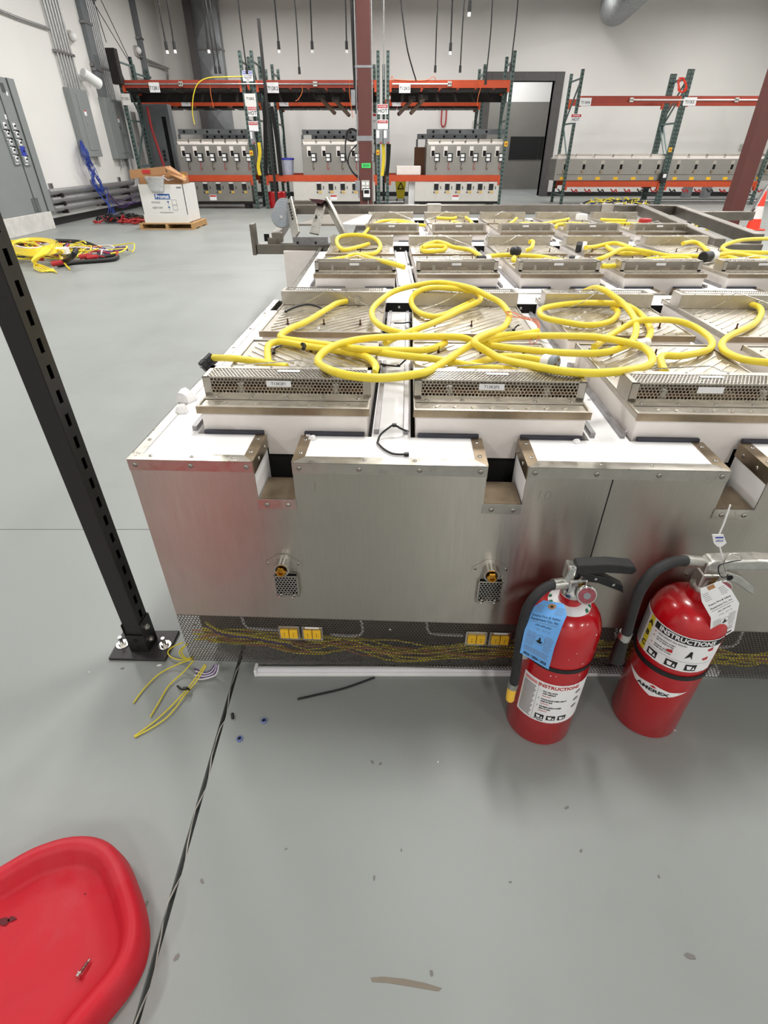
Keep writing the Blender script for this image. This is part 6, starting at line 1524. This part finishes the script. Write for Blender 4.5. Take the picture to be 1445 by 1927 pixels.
def tangle(name, label, cx, cy, rx, ry, zmax, n, mats, r, parts='strand', seed=1, cat='cable pile'):
    rr = random.Random(seed); t = thing(name, label, cat, (cx, cy, 0)); per = {}
    for k in range(n):
        m_ = mats[k % len(mats)]; a = rr.uniform(0, 2*PI); q = rr.uniform(.15, .95); pts = []
        bx, by = q*rx*math.cos(a), q*ry*math.sin(a); ph = rr.uniform(0, 6); lr = rr.uniform(.12, .45)
        for j in range(8):
            ph += rr.uniform(.4, 1.0)
            pts.append((max(-rx, min(rx, bx + lr*rx*math.cos(ph))), max(-ry, min(ry, by + lr*ry*math.sin(ph))), r + rr.uniform(0, zmax)*(1-.6*q)))
        rad = r*rr.uniform(.6, 1.2)
        MB().tube(smooth_path(pts, 4), rad, 5).build(parts, M[m_], t, True)
    return t
tangle('wire_tangle', 'yellow and red wires heaped in the brown carton', cx+.25, YPx+.3, .3, .22, .14, 16, ['ywire', 'redwire', 'whitewire', 'orangewire', 'ywire'], .010, 'strand', 4).location.z = zc+.05
# ============================================================ cable heaps
c = atz(78, 482, 0); pl = tangle('cable_heap', 'big heap of tangled yellow, black and red cables on the floor at left', c.x, c.y, 1.35, .85, .22, 60, ['ywire', 'cable', 'ywire', 'redwire', 'ywire', 'cable', 'whitewire', 'orangewire', 'ywire', 'purple'], .013, 'strand', 8)
for k in range(7):
    P = [atz(60+(36+2.6*k)*math.cos(a)+k, 461+(8.5+1.4*k)*math.sin(a)+k*.6, .22-.012*k) for a in [j*2*PI/16 for j in range(17)]]
    MB().tube(smooth_path(P, 3), .010, 6).build('yellow_loop', M['yellow'], pl, True, world=True)
for k in range(5): MB().tube(smooth_path([atz(100-k*3, 460+k, .24), atz(90-k*4, 475, .2), atz(72-k*3, 488+k, .12), atz(64+k*4, 503-k*.8, .04), atz(80+k*5, 511-k*.6, .02), atz(100+k*1.5, 506+k*1.6, .02)], 4), .010, 6).build('yellow_tail', M['yellow'], pl, True, world=True)
MB().tube(smooth_path([atz(5, 483, .1), atz(50, 474, .18), atz(95, 464, .24)], 4), .022, 6).build('yellow_tail', M['yellow'], pl, True, world=True)
MB().tube(smooth_path([atz(80, 468, .12), atz(118, 472, .18), atz(112, 480, .1), atz(125, 500, .03), atz(131, 506, .02)], 4), .014, 6).build('yellow_tail', M['yellow'], pl, True, world=True)
MB().tube(smooth_path([atz(105, 453, .15), atz(150, 455, .12), atz(178, 463, .08), atz(190, 473, .05), atz(184, 481, .05), atz(160, 486, .04), atz(215, 481, .03), atz(219, 485, .03), atz(205, 489, .03), atz(140, 494, .03), atz(110, 499, .03)], 5), .030, 8).build('black_hose', M['cable'], pl, True, world=True)
MB().tube(smooth_path([atz(143, 470, .25), atz(138, 480, .2), atz(125, 490, .08), atz(105, 497, .04)], 4), .034, 8).build('black_hose', M['cable'], pl, True, world=True)
for px, py in ((98, 497), (150, 484), (165, 486), (62, 490)): 
    p = atz(px, py, .06); MB().cyl(p, p+Vector((.14, .03, .02)), .035, .03, 8).build('red_connector', M['redwire'], pl, True, world=True)
p = atz(115, 472, .15); MB().cbox(p, .2, .12, .08).build('white_connector', M['white'], pl, world=True)
c = atz(228, 420, 0); tangle('dark_cable_heap', 'small heap of dark cables left of the pallet', c.x, c.y+.2, .75, .6, .18, 30, ['cable', 'cable', 'redwire', 'cable', 'rust'], .022, 'strand', 12)
c = atz(1168, 392, 0); tangle('cable_heap', 'heap of yellow and black cables on the floor behind the far furnace', c.x, c.y+.3, .95, 1.0, .26, 46, ['ywire', 'cable', 'ywire', 'cable', 'ywire', 'whitewire', 'bluewire'], .018, 'strand', 15)
c = atz(1335, 436, .0); tangle('cable_heap', 'small heap of wires and scraps between the slanted tubes', c.x-.3, c.y+.1, .55, .35, .16, 18, ['ywire', 'whitewire', 'cable', 'ywire'], .016, 'strand', 19)
for i, (px, py, m_) in enumerate(((1093, 414, 'white'), (1212, 424, 'redwire'))):
    p = atz(px, py, .83); tag(MB().lathe([(.05, 0), (.055, .02), (.05, .05), (.02, .055)], 16, Matrix.Translation(p)).build('tape_roll', M[m_], None, True), ['white round plug on the fourth far lid', 'red cap on the fifth far lid'][i], 'cap')
p = [atz(640, 428, .80), atz(770, 400, .80)]
tag(MB().prism([tuple(atz(x, y, .84).xy) for x, y in ((560, 424), (640, 424), (700, 405), (620, 405))], .835, .85).build('loose_sheet', M['plate']), 'loose steel sheet lying behind the trestle', 'sheet')
tag(MB().prism([tuple(atz(x, y, .85).xy) for x, y in ((640, 424), (690, 424), (700, 406), (690, 405))], .851, .86).build('white_board_scrap', M['board']), 'white board offcut lying beside the loose steel sheet', 'board')
